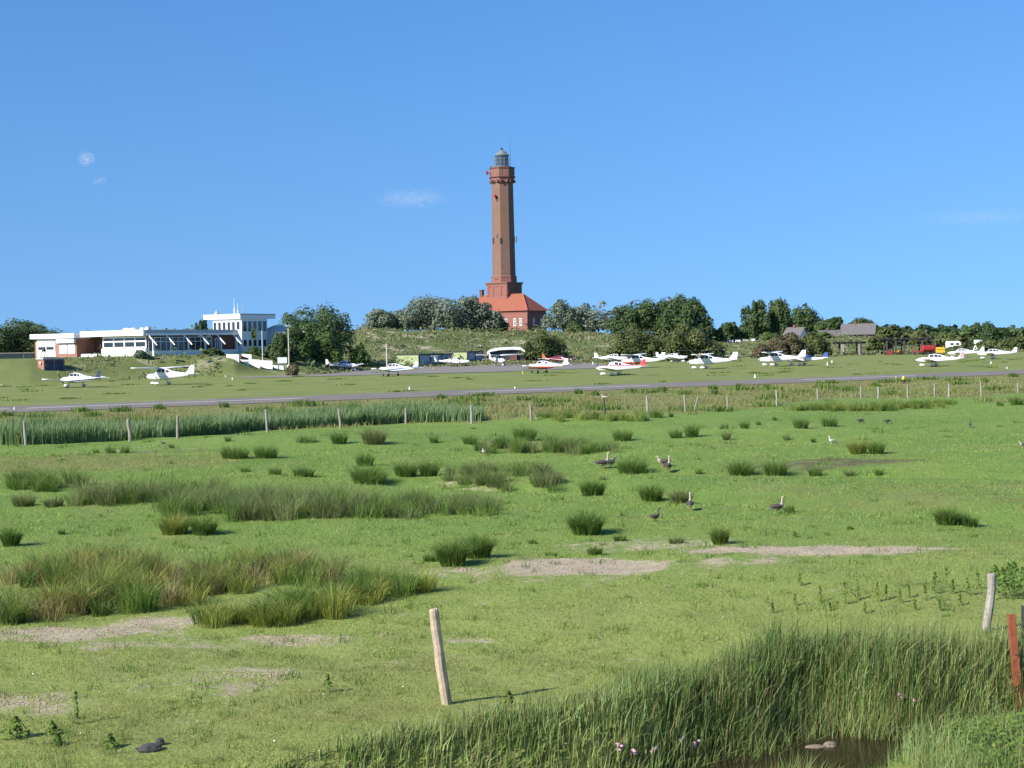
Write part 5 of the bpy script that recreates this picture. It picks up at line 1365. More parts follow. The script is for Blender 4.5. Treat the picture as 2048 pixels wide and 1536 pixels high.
TUFTS = [
 (730, 933, 42, 27, 'lone dark rush tuft with clean round outline left of centre', 'rush'),
 (550, 949, 38, 15, 'flat rush tuft just above the left end of the big thicket', 'rush'),
 (607, 953, 56, 20, 'low wide rush tuft above the middle of the big thicket', 'rush'),
 (492, 944, 28, 11, 'tiny rush tuft left of the low wide ones above the big thicket', 'rush'),
 (748, 888, 62, 31, 'bushy brown topped rush tuft below the fifth fence post', 'rush_dull'),
 (679, 888, 42, 26, 'dark rush tuft left of the bushy brown topped one', 'rush'),
 (612, 884, 60, 13, 'row of small thin rushes under the reed belt', 'rush'),
 (868, 886, 20, 18, 'small pointed rush tuft below the sixth fence post', 'rush'),
 (940, 888, 38, 19, 'round rush tuft left of the long middle thicket', 'rush'),
 (1050, 881, 56, 29, 'rush tuft standing above the long middle thicket', 'rush'),
 (1245, 882, 48, 24, 'rush tuft at the right end of the long middle thicket', 'rush'),
 (1351, 876, 32, 19, 'left one of two rush tufts side by side below the leaning brace', 'rush'),
 (1384, 874, 34, 26, 'right one of two rush tufts side by side below the leaning brace', 'rush'),
 (1448, 858, 24, 12, 'small flat rush tuft below the twelfth fence post', 'rush'),
 (1489, 857, 26, 16, 'small rush tuft right of the flat one below the twelfth post', 'rush'),
 (1453, 880, 22, 19, 'pale rush tuft below two small ones right of centre', 'rush_dull'),
 (1517, 850, 14, 8, 'very small rush tuft below the thirteenth fence post', 'rush'),
 (1550, 841, 14, 9, 'very small rush tuft nearest the thirteenth fence post', 'rush'),
 (1602, 857, 38, 23, 'left one of two rush tufts below the right fence thicket', 'rush'),
 (1658, 853, 44, 20, 'right one of two rush tufts below the right fence thicket', 'rush'),
 (1573, 880, 18, 12, 'small olive rush tuft left of the white goose', 'rush_dull'),
 (1627, 885, 11, 10, 'tiny rush tuft beside the white goose', 'rush'),
 (1715, 908, 46, 30, 'yellower half of the double rush tuft above the brown mud patch', 'rush_yellow'),
 (1752, 908, 40, 28, 'dark half of the double rush tuft above the brown mud patch', 'rush'),
 (1265, 947, 80, 29, 'wide rush tuft between the two geese pairs', 'rush'),
 (1398, 948, 18, 12, 'small bright green tuft right of the geese pairs', 'weed_green'),
 (1482, 950, 68, 28, 'large rush tuft below the mud patch, leftmost in its row', 'rush'),
 (1552, 951, 58, 29, 'second rush tuft in the row below the mud patch', 'rush'),
 (1630, 952, 34, 19, 'third rush tuft in the row below the mud patch', 'rush'),
 (1698, 951, 30, 13, 'flat pale tuft fourth in the row below the mud patch', 'rush_dull'),
 (1758, 951, 22, 15, 'small tuft at the right end of the row below the mud patch', 'rush'),
 (1303, 1001, 58, 32, 'rush tuft with brown tops at the lip of the long hollow', 'rush'),
 (1362, 1006, 58, 26, 'low feathery rush tuft beside the goose seen from behind', 'rush_dull'),
 (1186, 992, 58, 33, 'rush tuft with a sharp shadow right of the brown middle thicket', 'rush'),
 (812, 952, 60, 28, 'left half of the rush clump above the right end of the big thicket', 'rush'),
 (858, 952, 46, 30, 'right half of the rush clump above the right end of the big thicket', 'rush'),
 (738, 968, 90, 34, 'broad rush tuft touching the top of the big thicket', 'rush'),
 (350, 1067, 70, 36, 'yellowish rush tuft in front of the big thicket, left half', 'rush_yellow'),
 (408, 1069, 60, 34, 'greener rush tuft in front of the big thicket, right half', 'rush'),
 (48, 1013, 60, 24, 'grey green rush tuft at the left edge before the big thicket', 'rush_dull'),
 (108, 1014, 50, 20, 'small grey green rush tuft left of the big thicket', 'rush_dull'),
 (192, 906, 14, 9, 'smallest of three tiny tufts below the second fence post', 'rush'),
 (222, 907, 26, 16, 'middle one of three tiny tufts below the second fence post', 'rush'),
 (250, 906, 22, 16, 'right one of three tiny tufts below the second fence post', 'rush'),
 (343, 896, 13, 9, 'tiny dark tuft next to the small dark bird', 'rush'),
 (456, 883, 14, 12, 'tiny tuft left of the fourth fence post', 'rush'),
 (470, 917, 76, 24, 'left part of the dark rush clump left of centre', 'rush'),
 (532, 916, 62, 26, 'right part of the dark rush clump left of centre', 'rush'),
 (1172, 1068, 80, 42, 'big spiky rush tuft above the pale soil patch', 'rush'),
 (1440, 1089, 38, 34, 'bright upright grass tuft left of the far soil strip', 'weed_green'),
 (905, 1131, 66, 48, 'lower half of the windswept rush tuft left of the pale soil patch', 'rush'),
 (956, 1116, 64, 44, 'upper half of the windswept rush tuft left of the pale soil patch', 'rush'),
 (862, 1122, 44, 14, 'thin low rushes left of the windswept tuft', 'rush'),
 (1190, 1110, 40, 17, 'small weed tuft above the pale soil patch', 'rush'),
 (1102, 1113, 34, 10, 'flat dark weed tuft at the top left of the pale soil patch', 'rush'),
 (1240, 1082, 34, 13, 'small weed tuft left of the bright upright grass tuft', 'rush'),
 (1352, 1086, 46, 12, 'scattered small weeds before the bright upright tuft', 'rush_dull'),
 (1066, 1087, 30, 8, 'tiny dark weeds left of the big spiky tuft', 'rush'),
 (1894, 1050, 56, 34, 'left part of the dark leafy clump in the hollow on the right', 'rush'),
 (1936, 1053, 50, 24, 'right part of the dark leafy clump in the hollow on the right', 'rush'),
 (1578, 1025, 26, 16, 'small bright tuft behind the nearest goose', 'weed_green'),
 (22, 1092, 44, 36, 'upright rush tuft rising above the left foreground thicket', 'rush'),
 (122, 1068, 20, 10, 'tiny dark weed left of the yellowish tuft', 'rush'),
 (1312, 836, 36, 18, 'rush tuft right of the thicket under the perched bird', 'rush'),
 (1342, 834, 12, 10, 'tiny dark tuft under the eleventh fence post', 'rush'),
 (2034, 810, 40, 18, 'dark tuft at the right edge below the fence', 'rush'),
 (2000, 812, 20, 10, 'small tuft near the right edge below the fence', 'rush'),
 (1205, 960, 20, 8, 'thin dull grass wisp left of the wide rush tuft', 'rush_dull'),
 (1700, 1058, 16, 6, 'tiny weed on the lip of the hollow on the right', 'rush'),
]
for t in TUFTS: tuft(t[0], t[1], t[2], t[3], t[4], t[5])

def scatter_blades(name, P, H, wd, mat, label, spread=.35, drym=.1, az0=None, cat=None, tri=False, azs=None, leans=None, tints=None, dryv=None):
    n = len(P)
    az = rng.uniform(0, 2 * np.pi, n) if az0 is None else az0 + rng.normal(0, 1.3, n)
    if azs is not None: az = azs + rng.normal(0, .6, n)
    lean = np.clip(np.abs(rng.normal(0, spread, n)), 0, .95 if spread < 1 else 2.4)
    dry = np.where(rng.random(n) < drym, rng.uniform(.3, 1, n), rng.uniform(0, .06, n))
    tint = np.clip(.55 * vnoise(P[:, 0] * .9, P[:, 1] * .9, 77) + .55 * rng.random(n) - .05, 0, 1)
    if dryv is not None: dry = np.clip(dry + dryv * rng.uniform(.5, 1.2, n), 0, 1)
    if leans is not None: lean = leans
    if tints is not None: tint = tints
    fn = tri_blades if tri else blade_arrays
    V, Fl, T = fn(P, H, wd, lean, az, tint, dry)
    o = raw_mesh(name, V, Fl, 3, mat, T)
    tag(o, label, cat, None, 'stuff'); return o

def thicket(blobs, label, mats, dens=150, name='rush_thicket', clumps=True):
    """blobs: (px, base py, width px, height px, depth m); blades gathered in clumps"""
    for mi, (mat, share) in enumerate(mats):
        Ps, Hs, Ws, Az, Le, Ti = [], [], [], [], [], []
        for (px, py, wpx, hpx, dep) in blobs:
            p = ground(px, py); s = pxm(p); w_ = wpx / s; h = hpx / s
            area = w_ * dep; n = int(area * dens * share)
            nc = max(2, int(area * 1.7)); cx = rng.uniform(-w_ / 2, w_ / 2, nc); cy = rng.uniform(0, dep, nc); ch = rng.uniform(.55, 1.15, nc); cr_ = rng.uniform(.22, .55, nc); ct = rng.random(nc)
            k = rng.integers(0, nc, n); q_ = np.sqrt(rng.random(n)); r = q_ * cr_[k] * .6; a = rng.uniform(0, 2 * np.pi, n)
            x = p[0] + cx[k] + r * np.cos(a); y = p[1] + cy[k] + r * np.sin(a)
            Az.append(a); Le.append(np.clip(.06 + .95 * q_ * rng.uniform(.5, 1.3, n), 0, 1.1)); Ti.append(np.clip(.65 * ct[k] + .45 * rng.random(n), 0, 1)); Ps.append(np.stack([x, y, terr(x, y)], 1)); Hs.append(h * ch[k] * rng.uniform(.55, 1.1, n)); Ws.append(np.full(n, max(.012, .55 / s)) * rng.uniform(.7, 1.3, n))
        o = scatter_blades(name, np.vstack(Ps), np.concatenate(Hs), np.concatenate(Ws), mat, label, .46, .10, azs=np.concatenate(Az), leans=np.concatenate(Le), tints=np.concatenate(Ti))
        if mi == 0: root = o
        else:
            o.name = 'blades'; o.parent = root
            for k_ in ('label', 'kind'):
                if k_ in o: del o[k_]
            o['kind'] = 'stuff'
    return root
thicket([(300, 1008, 300, 50, 3.2), (200, 1012, 120, 42, 2.5), (420, 1038, 260, 60, 5.0), (560, 1042, 200, 66, 5.5), (660, 1042, 180, 62, 5.0), (760, 1038, 130, 44, 3.5), (850, 1038, 160, 44, 4.0), (940, 1036, 90, 46, 3.5)],
        'broad dull green rush thicket across the left middle of the pasture', [('rush_dull', .6), ('rush', .4)], 280)
thicket([(1000, 907, 90, 32, 2.8), (1090, 908, 120, 36, 3.0), (1180, 908, 110, 34, 2.8)], 'long dark rush thicket in the middle distance above the geese', [('rush', .7), ('rush_dull', .3)], 300)
thicket([(985, 950, 120, 28, 3), (940, 977, 110, 28, 3), (1030, 982, 150, 34, 3.4), (1105, 986, 60, 28, 2)], 'brown tinged rush thicket left of the tuft with sharp shadow', [('rush_dull', .7), ('rush', .3)], 290)
thicket([(30, 980, 110, 40, 2.4), (110, 984, 85, 44, 2.4)], 'dark rush thicket at the left edge', [('rush', .85), ('rush_dull', .15)], 330)
thicket([(50, 1248, 120, 80, 1.8), (130, 1238, 130, 86, 2.2), (300, 1224, 150, 78, 1.6), (400, 1195, 120, 70, 2.6), (500, 1185, 160, 66, 3.0), (80, 1180, 200, 70, 3.0), (220, 1190, 160, 72, 3.0), (600, 1180, 120, 60, 2.0)],
        'tall golden green rush thicket in the left foreground', [('rush_yellow', .45), ('rush', .35), ('dry_grass', .2)], 640)
thicket([(440, 1268, 110, 66, 1.2), (540, 1262, 120, 74, 1.6), (640, 1240, 140, 74, 1.9), (740, 1206, 120, 66, 1.6), (820, 1192, 90, 56, 1.2)],
        'yellow green rush thicket trailing right in the left foreground', [('rush_yellow', .55), ('rush', .45)], 680)
thicket([(1640, 822, 120, 20, 3), (1740, 823, 140, 24, 3.5), (1840, 818, 130, 22, 3), (1900, 810, 50, 14, 2)], 'dense green rush belt under the fence on the right', [('rush', .6), ('rush_yellow', .4)], 170)
thicket([(1165, 842, 110, 20, 2.5), (1250, 845, 90, 24, 2.5), (1090, 836, 60, 14, 2)], 'green rush belt under the perched bird', [('rush', .7), ('rush_yellow', .3)], 170)

# reed belt behind the fence on the left
def belt(pts, dep, h0, h1, n, mat, label, name, drym=.06, wpx=.7):
    P3 = [ground(a, b) for a, b in pts]; xs = np.array([p[:2] for p in P3]); L = np.concatenate([[0], np.cumsum(np.linalg.norm(np.diff(xs, axis=0), axis=1))])
    t = rng.uniform(0, L[-1], n); x = np.interp(t, L, xs[:, 0]); y = np.interp(t, L, xs[:, 1]) + rng.random(n) ** 1.3 * dep
    z = terr(x, y); H = (h0 + (h1 - h0) * vnoise(x * .35, y * .5, 9)) * rng.uniform(.6, 1.08, n)
    return scatter_blades(name, np.stack([x, y, z], 1), H, wpx * y / F * rng.uniform(.8, 1.6, n) * 2, mat, label, .28, drym, az0=0.2)
belt([(-60, 893), (60, 890), (260, 880), (360, 874), (540, 860), (690, 852), (820, 845), (965, 843)], 7.0, .75, 1.45, 17000, 'reed', 'green reed belt behind the fence on the left', 'reed_belt', .05)

# rough verge between fence and runway
def in_verge(n):
    x = []; y = []
    yy = rng.uniform(62, 205, n * 3); xx = rng.uniform(-.40, .40, n * 3) * yy
    d, s = polydist(xx, yy, FL); dR = (xx - rwa[0]) * rnor[0] + (yy - rwa[1]) * rnor[1]
    k = (s > 0) & (dR > RW_W + .8)
    xx, yy, dR = xx[k][:n], yy[k][:n], dR[k][:n]
    return xx, yy, dR
xx, yy, dR = in_verge(110000)
tv_ = sstep(RW_W + 3, RW_W + 40, dR)                      # 0 at the runway, 1 towards the fence
dens = fbm(xx / 6, yy / 6, 55); k = rng.random(len(xx)) < np.clip((dens - .30) * 2.6, .08, 1) * (.45 + .55 * tv_)
xx, yy, dR, tv_ = xx[k], yy[k], dR[k], tv_[k]
H = (.05 + .55 * np.clip(fbm(xx / 4, yy / 4, 56) - .36, 0, 1) * (.5 + .8 * tv_)) * sstep(RW_W, RW_W + 5, dR) + .05
H = H * rng.uniform(.6, 1.25, len(xx))
pd = np.clip(.62 - .45 * tv_ + 2.6 * (fbm(xx / 12, yy / 6, 58) - .5), .04, .92); u_ = rng.random(len(xx))
PP = np.stack([xx, yy, terr(xx, yy)], 1)
for nm, mt, lb, sel in (('verge_grass', 'marram', 'rough grey green grass between the fence and the runway', (u_ > pd) & (u_ < pd + .55 * (1 - pd))), ('green_verge_grass', 'rush_yellow', 'fresh green grass between the fence and the runway', u_ >= pd + .55 * (1 - pd)), ('dry_verge_grass', 'dry_grass', 'straw coloured grass between the fence and the runway', u_ <= pd)):
    scatter_blades(nm, PP[sel], H[sel], (.00055 * yy)[sel], mt, lb, .95, .15, tri=True)
# dark weed clumps standing in the verge
n = 260; cy = rng.uniform(75, 200, n); cx = rng.uniform(-.38, .38, n) * cy; d, s_ = polydist(cx, cy, FL); dR = (cx - rwa[0]) * rnor[0] + (cy - rwa[1]) * rnor[1]; k = (s_ > 0) & (dR > RW_W + 3); cx, cy = cx[k], cy[k]
k = rng.integers(0, len(cx), 14000); x = cx[k] + rng.normal(0, .5, 14000) * (.4 + (k % 5) / 3); y = cy[k] + rng.normal(0, .4, 14000)
scatter_blades('verge_weeds', np.stack([x, y, terr(x, y)], 1), rng.uniform(.12, .6, 14000), .0006 * y, 'rush', 'dark weed clumps standing in the verge by the runway', .6, .2)
# weeds dotted over the airfield turf
n = 110; cx = rng.uniform(-.36, .36, n); cy = rng.uniform(150, 300, n); cx = cx * cy
dR = (cx - rwa[0]) * rnor[0] + (cy - rwa[1]) * rnor[1]; k = dR < -1.5; cx, cy = cx[k], cy[k]
k = rng.integers(0, len(cx), 9000); x = cx[k] + rng.normal(0, .45, 9000) * (.4 + (k % 7) / 5); y = cy[k] + rng.normal(0, .45, 9000)
scatter_blades('airfield_weeds', np.stack([x, y, terr(x, y)], 1), rng.uniform(.04, .22, 9000), .0011 * y, 'rush', 'dark weeds dotted over the airfield turf', .5, .1, tri=True)

# dune grass and scrub
n = 70000; y = rng.uniform(238, 450, n); x = rng.uniform(-.42, .40, n) * y; z = terr(x, y)
a_ = 1024 + F * x / y; T_ = np.interp(a_, A_K, DUNE_T); tb_ = np.interp(a_, [-900, 60, 300, 470, 560, 650, 760], [222, 226, 246, 252, 258, 262, 300.])
ok = ((y > T_ - 2) | ((a_ < 740) & (y > tb_ + 1) & ((y < tb_ + 16) | (a_ > 530)))) & (fbm(x / 9, y / 9, 61) > .40) & ~((a_ > 440) & (a_ < 612) & (y < 285))
# keep clear of the building platform
P = np.stack([x, y, z], 1)[ok]
scatter_blades('marram_grass', P, rng.uniform(.2, .75, len(P)), .0009 * P[:, 1], 'marram', 'olive and straw marram grass covering the dunes', .9, .2)
n = 52000; y = rng.uniform(238, 445, n); x = rng.uniform(-.42, .40, n) * y; z = terr(x, y)
a_ = 1024 + F * x / y; T_ = np.interp(a_, A_K, DUNE_T); tb_ = np.interp(a_, [-900, 60, 300, 470, 560, 650, 760], [222, 226, 246, 252, 258, 262, 300.])
ok = ((y > T_ + 2) | ((a_ < 740) & (y > tb_ + 2) & ((y < tb_ + 14) | (a_ > 540)))) & (fbm(x / 7, y / 7, 71) > .49) & ~((a_ > 440) & (a_ < 612) & (y < 285))
P = np.stack([x, y, z], 1)[ok]; P[:, 2] += rng.random(len(P)) ** 1.5 * (.3 + 7 * np.clip(fbm(P[:, 0] / 7, P[:, 1] / 7, 71) - .49, 0, .3))
V, Fl, T = leaf_quads(P, rng.uniform(.25, .6, len(P)), np.tile([0, -.3, 1.0], (len(P), 1)), rng.random(len(P)), np.where(rng.random(len(P)) < .2, .5, 0))
tag(raw_mesh('dune_scrub', V, Fl, 4, 'leaf_shrub', T), 'low green scrub in patches over the dune slopes', None, None, 'stuff')

# ================================================================== FOREGROUND GRASS
def near_grass():
    n = 215000
    x = rng.uniform(-8, 11, n); y = rng.uniform(13, 26, n)
    d, s = polydist(x, y, DITCH); hw = ditch_hw(x)
    wfar = np.interp(x, [-8, -3, -1, 0.5, 2, 4, 7, 11], [.2, .75, 1.2, 1.5, 1.7, 1.7, 1.6, 1.6])
    edge = wfar * (.75 + .5 * fbm(x * .8, y * .8, 12))
    ok = ((s > 0) & (d > hw - .12) & (d < hw + edge)) | ((s <= 0) & (d > hw - .1) & (d < hw + .9) & (x < 3.75))
    x, y, d, s = x[ok], y[ok], d[ok], s[ok]; hw = hw[ok]
    hmax = np.interp(x, [-8, -3, -1, 1, 2.5, 4, 8], [.16, .25, .36, .48, .64, .86, .90])
    z = terr(x, y)
    cl = fbm(x * 1.1, y * 1.1, 88); cl2 = vnoise(x * 3.3, y * 3.3, 89)
    H = hmax * (.35 + .75 * cl + .35 * cl2) * rng.uniform(.45, 1.1, len(x)) * np.where(s > 0, 1, .8)
    gap = vnoise(x * 2.2, y * 2.2, 90) > .22 - .2 * rng.random(len(x))
    P = np.stack([x, y, z], 1)
    wind = .25 + 1.6 * (fbm(x * .9, y * .9, 93) - .5)
    kind = rng.random(len(x)) + .5 * (fbm(x * 1.3, y * 1.3, 94) - .5)
    a = (kind < .55) & gap; b = (kind >= .55) & (kind < .85) & gap; c = (kind >= .80)
    scatter_blades('tall_grass', P[a], H[a], rng.uniform(.008, .024, a.sum()), 'tall_grass', 'tall windswept grass along the ditch in the right foreground', .40, .14, az0=wind[a])
    scatter_blades('bank_sedge', P[b], H[b] * .9, rng.uniform(.008, .020, b.sum()), 'rush', 'dark sedge mixed into the tall grass by the ditch', .6, .1, az0=wind[b])
    scatter_blades('seed_grass', P[c], H[c] * 1.12, rng.uniform(.004, .008, c.sum()), 'dry_grass', 'straw coloured seeding stems in the tall grass by the ditch', .45, .6, az0=wind[c])
near_grass()
def pasture_blades():
    n = 330000
    u = rng.random(n); y = 1 / (1 / 16.5 + u * (1 / 75 - 1 / 16.5)); x = rng.uniform(-.37, .37, n) * y
    d, s = polydist(x, y, DITCH)
    z1, z2 = zones(x, y)
    bare = z1[:, 0] + .45 * (vnoise(x * 2.1, y * 2.1, 5) - .5)
    ok = (d > ditch_hw(x) + .3) & (rng.random(n) > np.clip((bare - .12) * 2.6, 0, .97)) & (z2[:, 1] < .5)
    x, y = x[ok], y[ok]; n = len(x)
    cl = fbm(x / .7, y / .5, 33)
    H = (.016 + .05 * np.clip(cl - .32, 0, 1)) * rng.uniform(.6, 1.5, n) * (1 + y / 60)
    k = rng.random(n) < .02; H = np.where(k, H * 2.2, H)
    scatter_blades('short_grass', np.stack([x, y, terr(x, y)], 1), H, .00042 * y * rng.uniform(.8, 1.6, n), 'meadow_blade', 'short grazed grass of the pasture', 1.3, .10, tri=True, dryv=np.clip(2.4 * (fbm(x / 5, y / 3.4, 133) - .50), 0, .5) * sstep(46, 26, y) + .15 * np.clip(2.5 * (fbm(x / .8, y / .6, 134) - .5), 0, 1))
pasture_blades()
n = 90000; y = 1 / (1 / 55 + rng.random(n) * (1 / 150 - 1 / 55)); x = rng.uniform(-.37, .37, n) * y
dF_, sF_ = polydist(x, y, FL); z2_ = zones(x, y)[1]; k = (sF_ < 0) & (fbm(x / 2.2, y / 1.6, 35) > .42) & (z2_[:, 1] < .4); x, y = x[k], y[k]
scatter_blades('far_short_grass', np.stack([x, y, terr(x, y)], 1), rng.uniform(.02, .07, len(x)), .0005 * y, 'meadow_blade', 'short grass of the far half of the pasture', 1.0, .1, tri=True, dryv=np.clip(2.2 * (fbm(x / 7, y / 5, 137) - .52), 0, .5))
# little tussocks and rosettes that speckle the pasture
n = 800; cy = 1 / (1 / 17 + rng.random(n) * (1 / 120 - 1 / 17)); cx = rng.uniform(-.36, .35, n) * cy
k = rng.integers(0, n, 16000); sc_ = rng.uniform(.5, 1.6, n)[k]; x = cx[k] + rng.normal(0, .055, len(k)) * sc_ * (1 + cy[k] / 40); y = cy[k] + rng.normal(0, .05, len(k)) * sc_ * (1 + cy[k] / 40)
d, s_ = polydist(x, y, DITCH); dF_, sF_ = polydist(x, y, FL); ok = (d > ditch_hw(x) + .4) & (sF_ < 0); x, y, sc_ = x[ok], y[ok], sc_[ok]
scatter_blades('pasture_tussocks', np.stack([x, y, terr(x, y)], 1), rng.uniform(.03, .10, len(x)) * sc_ * (1 + y / 70), .0006 * y, 'rush', 'little dark grass tussocks speckling the pasture', .8, .12, tri=True)

# ================================================================== GEESE AND SMALL BIRDS
def bird(px, py, hpx, heading, label, pose='up', cols=('goose_dark', 'goose_pale', 'goose_white', 'goose_orange'), name='goose', cat='goose', group='geese grazing on the pasture', legs=True, p=None):
    """one continuous body: tail, trunk, neck and head lofted in one skin; feet on the ground. Nose along +x"""
    p = ground(px, py) if p is None else p
    zs = {'up': 1.0, 'graze': 0.62, 'sit': .75, 'perch': .8}[pose]
    S = hpx / pxm(p) / (.80 * zs)
    lg = .14 if legs else .0
    spine = [(-.46, .30, .015, .02), (-.38, .31, .07, .035), (-.26, .31, .12, .10), (-.10, .30, .155, .15), (.06, .30, .15, .15), (.17, .34, .115, .125), (.235, .41, .075, .085)]
    if pose == 'up': nk = [(.25, .50, .050, .052), (.25, .60, .040, .042), (.255, .68, .038, .040), (.275, .735, .045, .048), (.315, .755, .044, .046), (.36, .748, .030, .030), (.42, .735, .014, .012)]
    elif pose == 'graze': nk = [(.30, .40, .055, .055), (.37, .36, .042, .042), (.42, .27, .038, .038), (.45, .17, .038, .040), (.46, .11, .042, .042), (.47, .05, .028, .028), (.48, .01, .012, .012)]
    else: nk = [(.24, .46, .06, .06), (.25, .52, .052, .052), (.28, .565, .052, .052), (.33, .575, .045, .045), (.37, .57, .025, .025), (.42, .56, .010, .010), (.43, .56, .008, .008)]
    pts = spine + nk; n = 10; m = MB(); rings = []
    for i, (x, z, ry, rz_) in enumerate(pts):
        a = pts[max(0, i - 1)]; b = pts[min(len(pts) - 1, i + 1)]; dx, dz = b[0] - a[0], b[1] - a[1]; l = math.hypot(dx, dz); dx, dz = dx / l, dz / l
        z = z - (.14 - lg)
        rings.append([(x - dz * rz_ * math.sin(2 * math.pi * k / n), ry * math.cos(2 * math.pi * k / n), z + dx * rz_ * math.sin(2 * math.pi * k / n)) for k in range(n)])
    b0 = len(m.f); m.loft(rings)
    for q in range(len(m.f)):
        seg, k = divmod(q, n)
        if seg >= len(pts) - 1: continue
        up = math.sin(2 * math.pi * (k + .5) / n)
        if seg < 2: mi = 2 if up < .3 else 0
        elif seg < 5: mi = 0 if up > -.25 else (2 if seg < 3 else 1)
        elif seg >= len(pts) - 3: mi = 3
        else: mi = 1
        m.m[q] = mi
    if legs:
        for sg in (-1, 1):
            m.tube([(-.02, sg * .06, .24), (-.01, sg * .065, .12), (0, sg * .065, .02)], [.022, .014, .012], 6, 3)
            m.add([(-.02, sg * .065 - .01, .0), (.09, sg * .065 - .045, .0), (.10, sg * .065, .004), (.09, sg * .065 + .045, .0), (-.02, sg * .065 + .01, .0), (.0, sg * .065, .03)], [(0, 1, 5), (1, 2, 5), (2, 3, 5), (3, 4, 5), (4, 0, 5), (4, 3, 2, 1, 0)], 3)
    o = m.build(name, list(cols), None, True)
    o.location = Vector(map(float, p)); o.rotation_euler = (0, 0, R(heading)); o.scale = (S, S, S)
    # folded wings lie over the flanks
    for sg in (-1, 1):
        w_ = MB(); w_.loft([[(x, sg * (y0 + (.022 if q in (1, 2) else 0)), z + dz - (.14 - lg)) for q, dz in enumerate((-hz, -hz * .3, hz * .4, hz))] for x, y0, z, hz in ((-.44, .05, .33, .02), (-.25, .115, .335, .075), (-.02, .148, .33, .095), (.12, .13, .34, .07), (.17, .10, .35, .02))])
        wo = w_.build('wing', cols[0], o, True)
    return tag(o, label, cat, group)
bird(1206, 938, 34, 15, 'greylag goose standing upright left of the wide rush tuft')
bird(1222, 936, 22, 40, 'second goose half hidden behind the upright goose left of the wide tuft', 'sit')
bird(1326, 934, 22, 170, 'goose bending to the left in the pair right of the wide tuft', 'sit')
bird(1336, 945, 34, 70, 'goose seen from behind in the pair right of the wide tuft')
bird(1380, 1021, 36, 80, 'dark backed goose with white rump beside the feathery tuft')
bird(1310, 1043, 27, 25, 'small dark headed goose walking right below the hollow', cols=('goose_dark', 'goose_dark', 'goose_white', 'goose_dark'))
bird(1555, 1027, 35, 20, 'goose nearest on the right, walking right by a small bright tuft')
bird(1664, 887, 16, 175, 'pale whitish goose in the right middle distance', cols=('goose_pale', 'goose_white', 'goose_white', 'goose_orange'))
bird(1720, 847, 10, 20, 'grazing dark goose, left of the distant pair below the fence', 'graze', cols=('goose_dark', 'goose_dark', 'goose_white', 'goose_dark'))
bird(1774, 848, 10, 10, 'grazing dark goose, right of the distant pair below the fence', 'graze', cols=('goose_dark', 'goose_dark', 'goose_white', 'goose_dark'))
bird(1940, 855, 15, 60, 'dark headed goose alone in the distance on the far right', cols=('goose_dark', 'goose_dark', 'goose_white', 'goose_dark'))
bird(967, 910, 13, 100, 'pale bird sitting at the left end of the long middle thicket', 'sit', cols=('goose_pale', 'goose_pale', 'goose_white', 'goose_orange'))
bird(2046, 896, 14, 180, 'goose cut by the right edge of the picture', 'sit')
bird(326, 890, 8, 190, 'small dark bird on the grass below the third fence post', 'sit', ('goose_dark',) * 4, 'small_bird', 'bird', 'small birds')
fp = ground(1210, 830); zp = 33 / pxm(fp); fp = fp + np.array([-.02, 0, zp - .02])
bird(1213, 797, 13, 160, 'bird of prey perched on the dark fence post', 'perch', ('goose_pale', 'goose_pale', 'goose_white', 'goose_dark'), 'perched_bird', 'bird', 'small birds', False, fp)

# ================================================================== RUNWAY LIGHTS AND MARKERS
MK = [(29, 820, 5, 'runway edge light at the lower left end of the runway'), (3, 773, 4, 'white marker at the left edge of the airfield turf'), (451, 754, 4, 'white marker right of the second plane'),
      (465, 760, 5, 'white marker just below the start of the taxi strip'), (819, 781, 7, 'white runway light below the lime sheds'), (1046, 748, 6, 'pale yellow marker left of the red bellied plane'),
      (1510, 756, 7, 'white runway light right of centre at the far runway edge'), (1655, 731, 6, 'white cone on the turf right of the blue canopied plane'), (1664, 726, 5, 'smaller white cone behind the one right of the blue canopied plane'),
      (1982, 728, 5, 'white marker below the farthest right plane'), (2014, 738, 4, 'white runway light at the far right runway edge'), (867, 739, 4, 'small yellow marker below the twin engine plane'), (1186, 729, 5, 'small pale marker on the apron edge left of the olive bushes'),
      (1030, 778, 4, 'low white light on the near runway edge'), (1792, 757, 3, 'low white light left of the yellow and black stake')]
for (px, py, hp_, lab) in MK:
    p = ground(px, py); p[2] = max(p[2], .04); h = max(.25, hp_ / pxm(p))
    m = MB(); m.lathe([(h * .34, 0), (h * .34, h * .08), (h * .26, h * .14), (h * .20, h * .55), (h * .16, h * .85), (h * .06, h)], 10)
    thing_mesh('runway_marker', m, 'yellow_paint' if 'yellow' in lab else 'white_gloss', lab, 'marker', 'runway lights and markers', p)
p = ground(1807, 767); h = 15 / pxm(p)
mk = empty('marker_stake', p, 0, 'short yellow and black marker stake beside the runway on the right', 'marker')
m = MB(); m.tube([(0, 0, -.1), (0, 0, h * .5)], [.13, .12], 8); m.build('stem', 'dark_trim', mk)
m = MB(); m.lathe([(.12, h * .5), (.16, h * .56), (.16, h * .82), (.08, h * .9)], 10); m.build('reflector', 'sign_yellow', mk)
m = MB(); m.lathe([(.07, h * .9), (.1, h * .93), (.02, h)], 8); m.build('cap', 'white_gloss', mk)

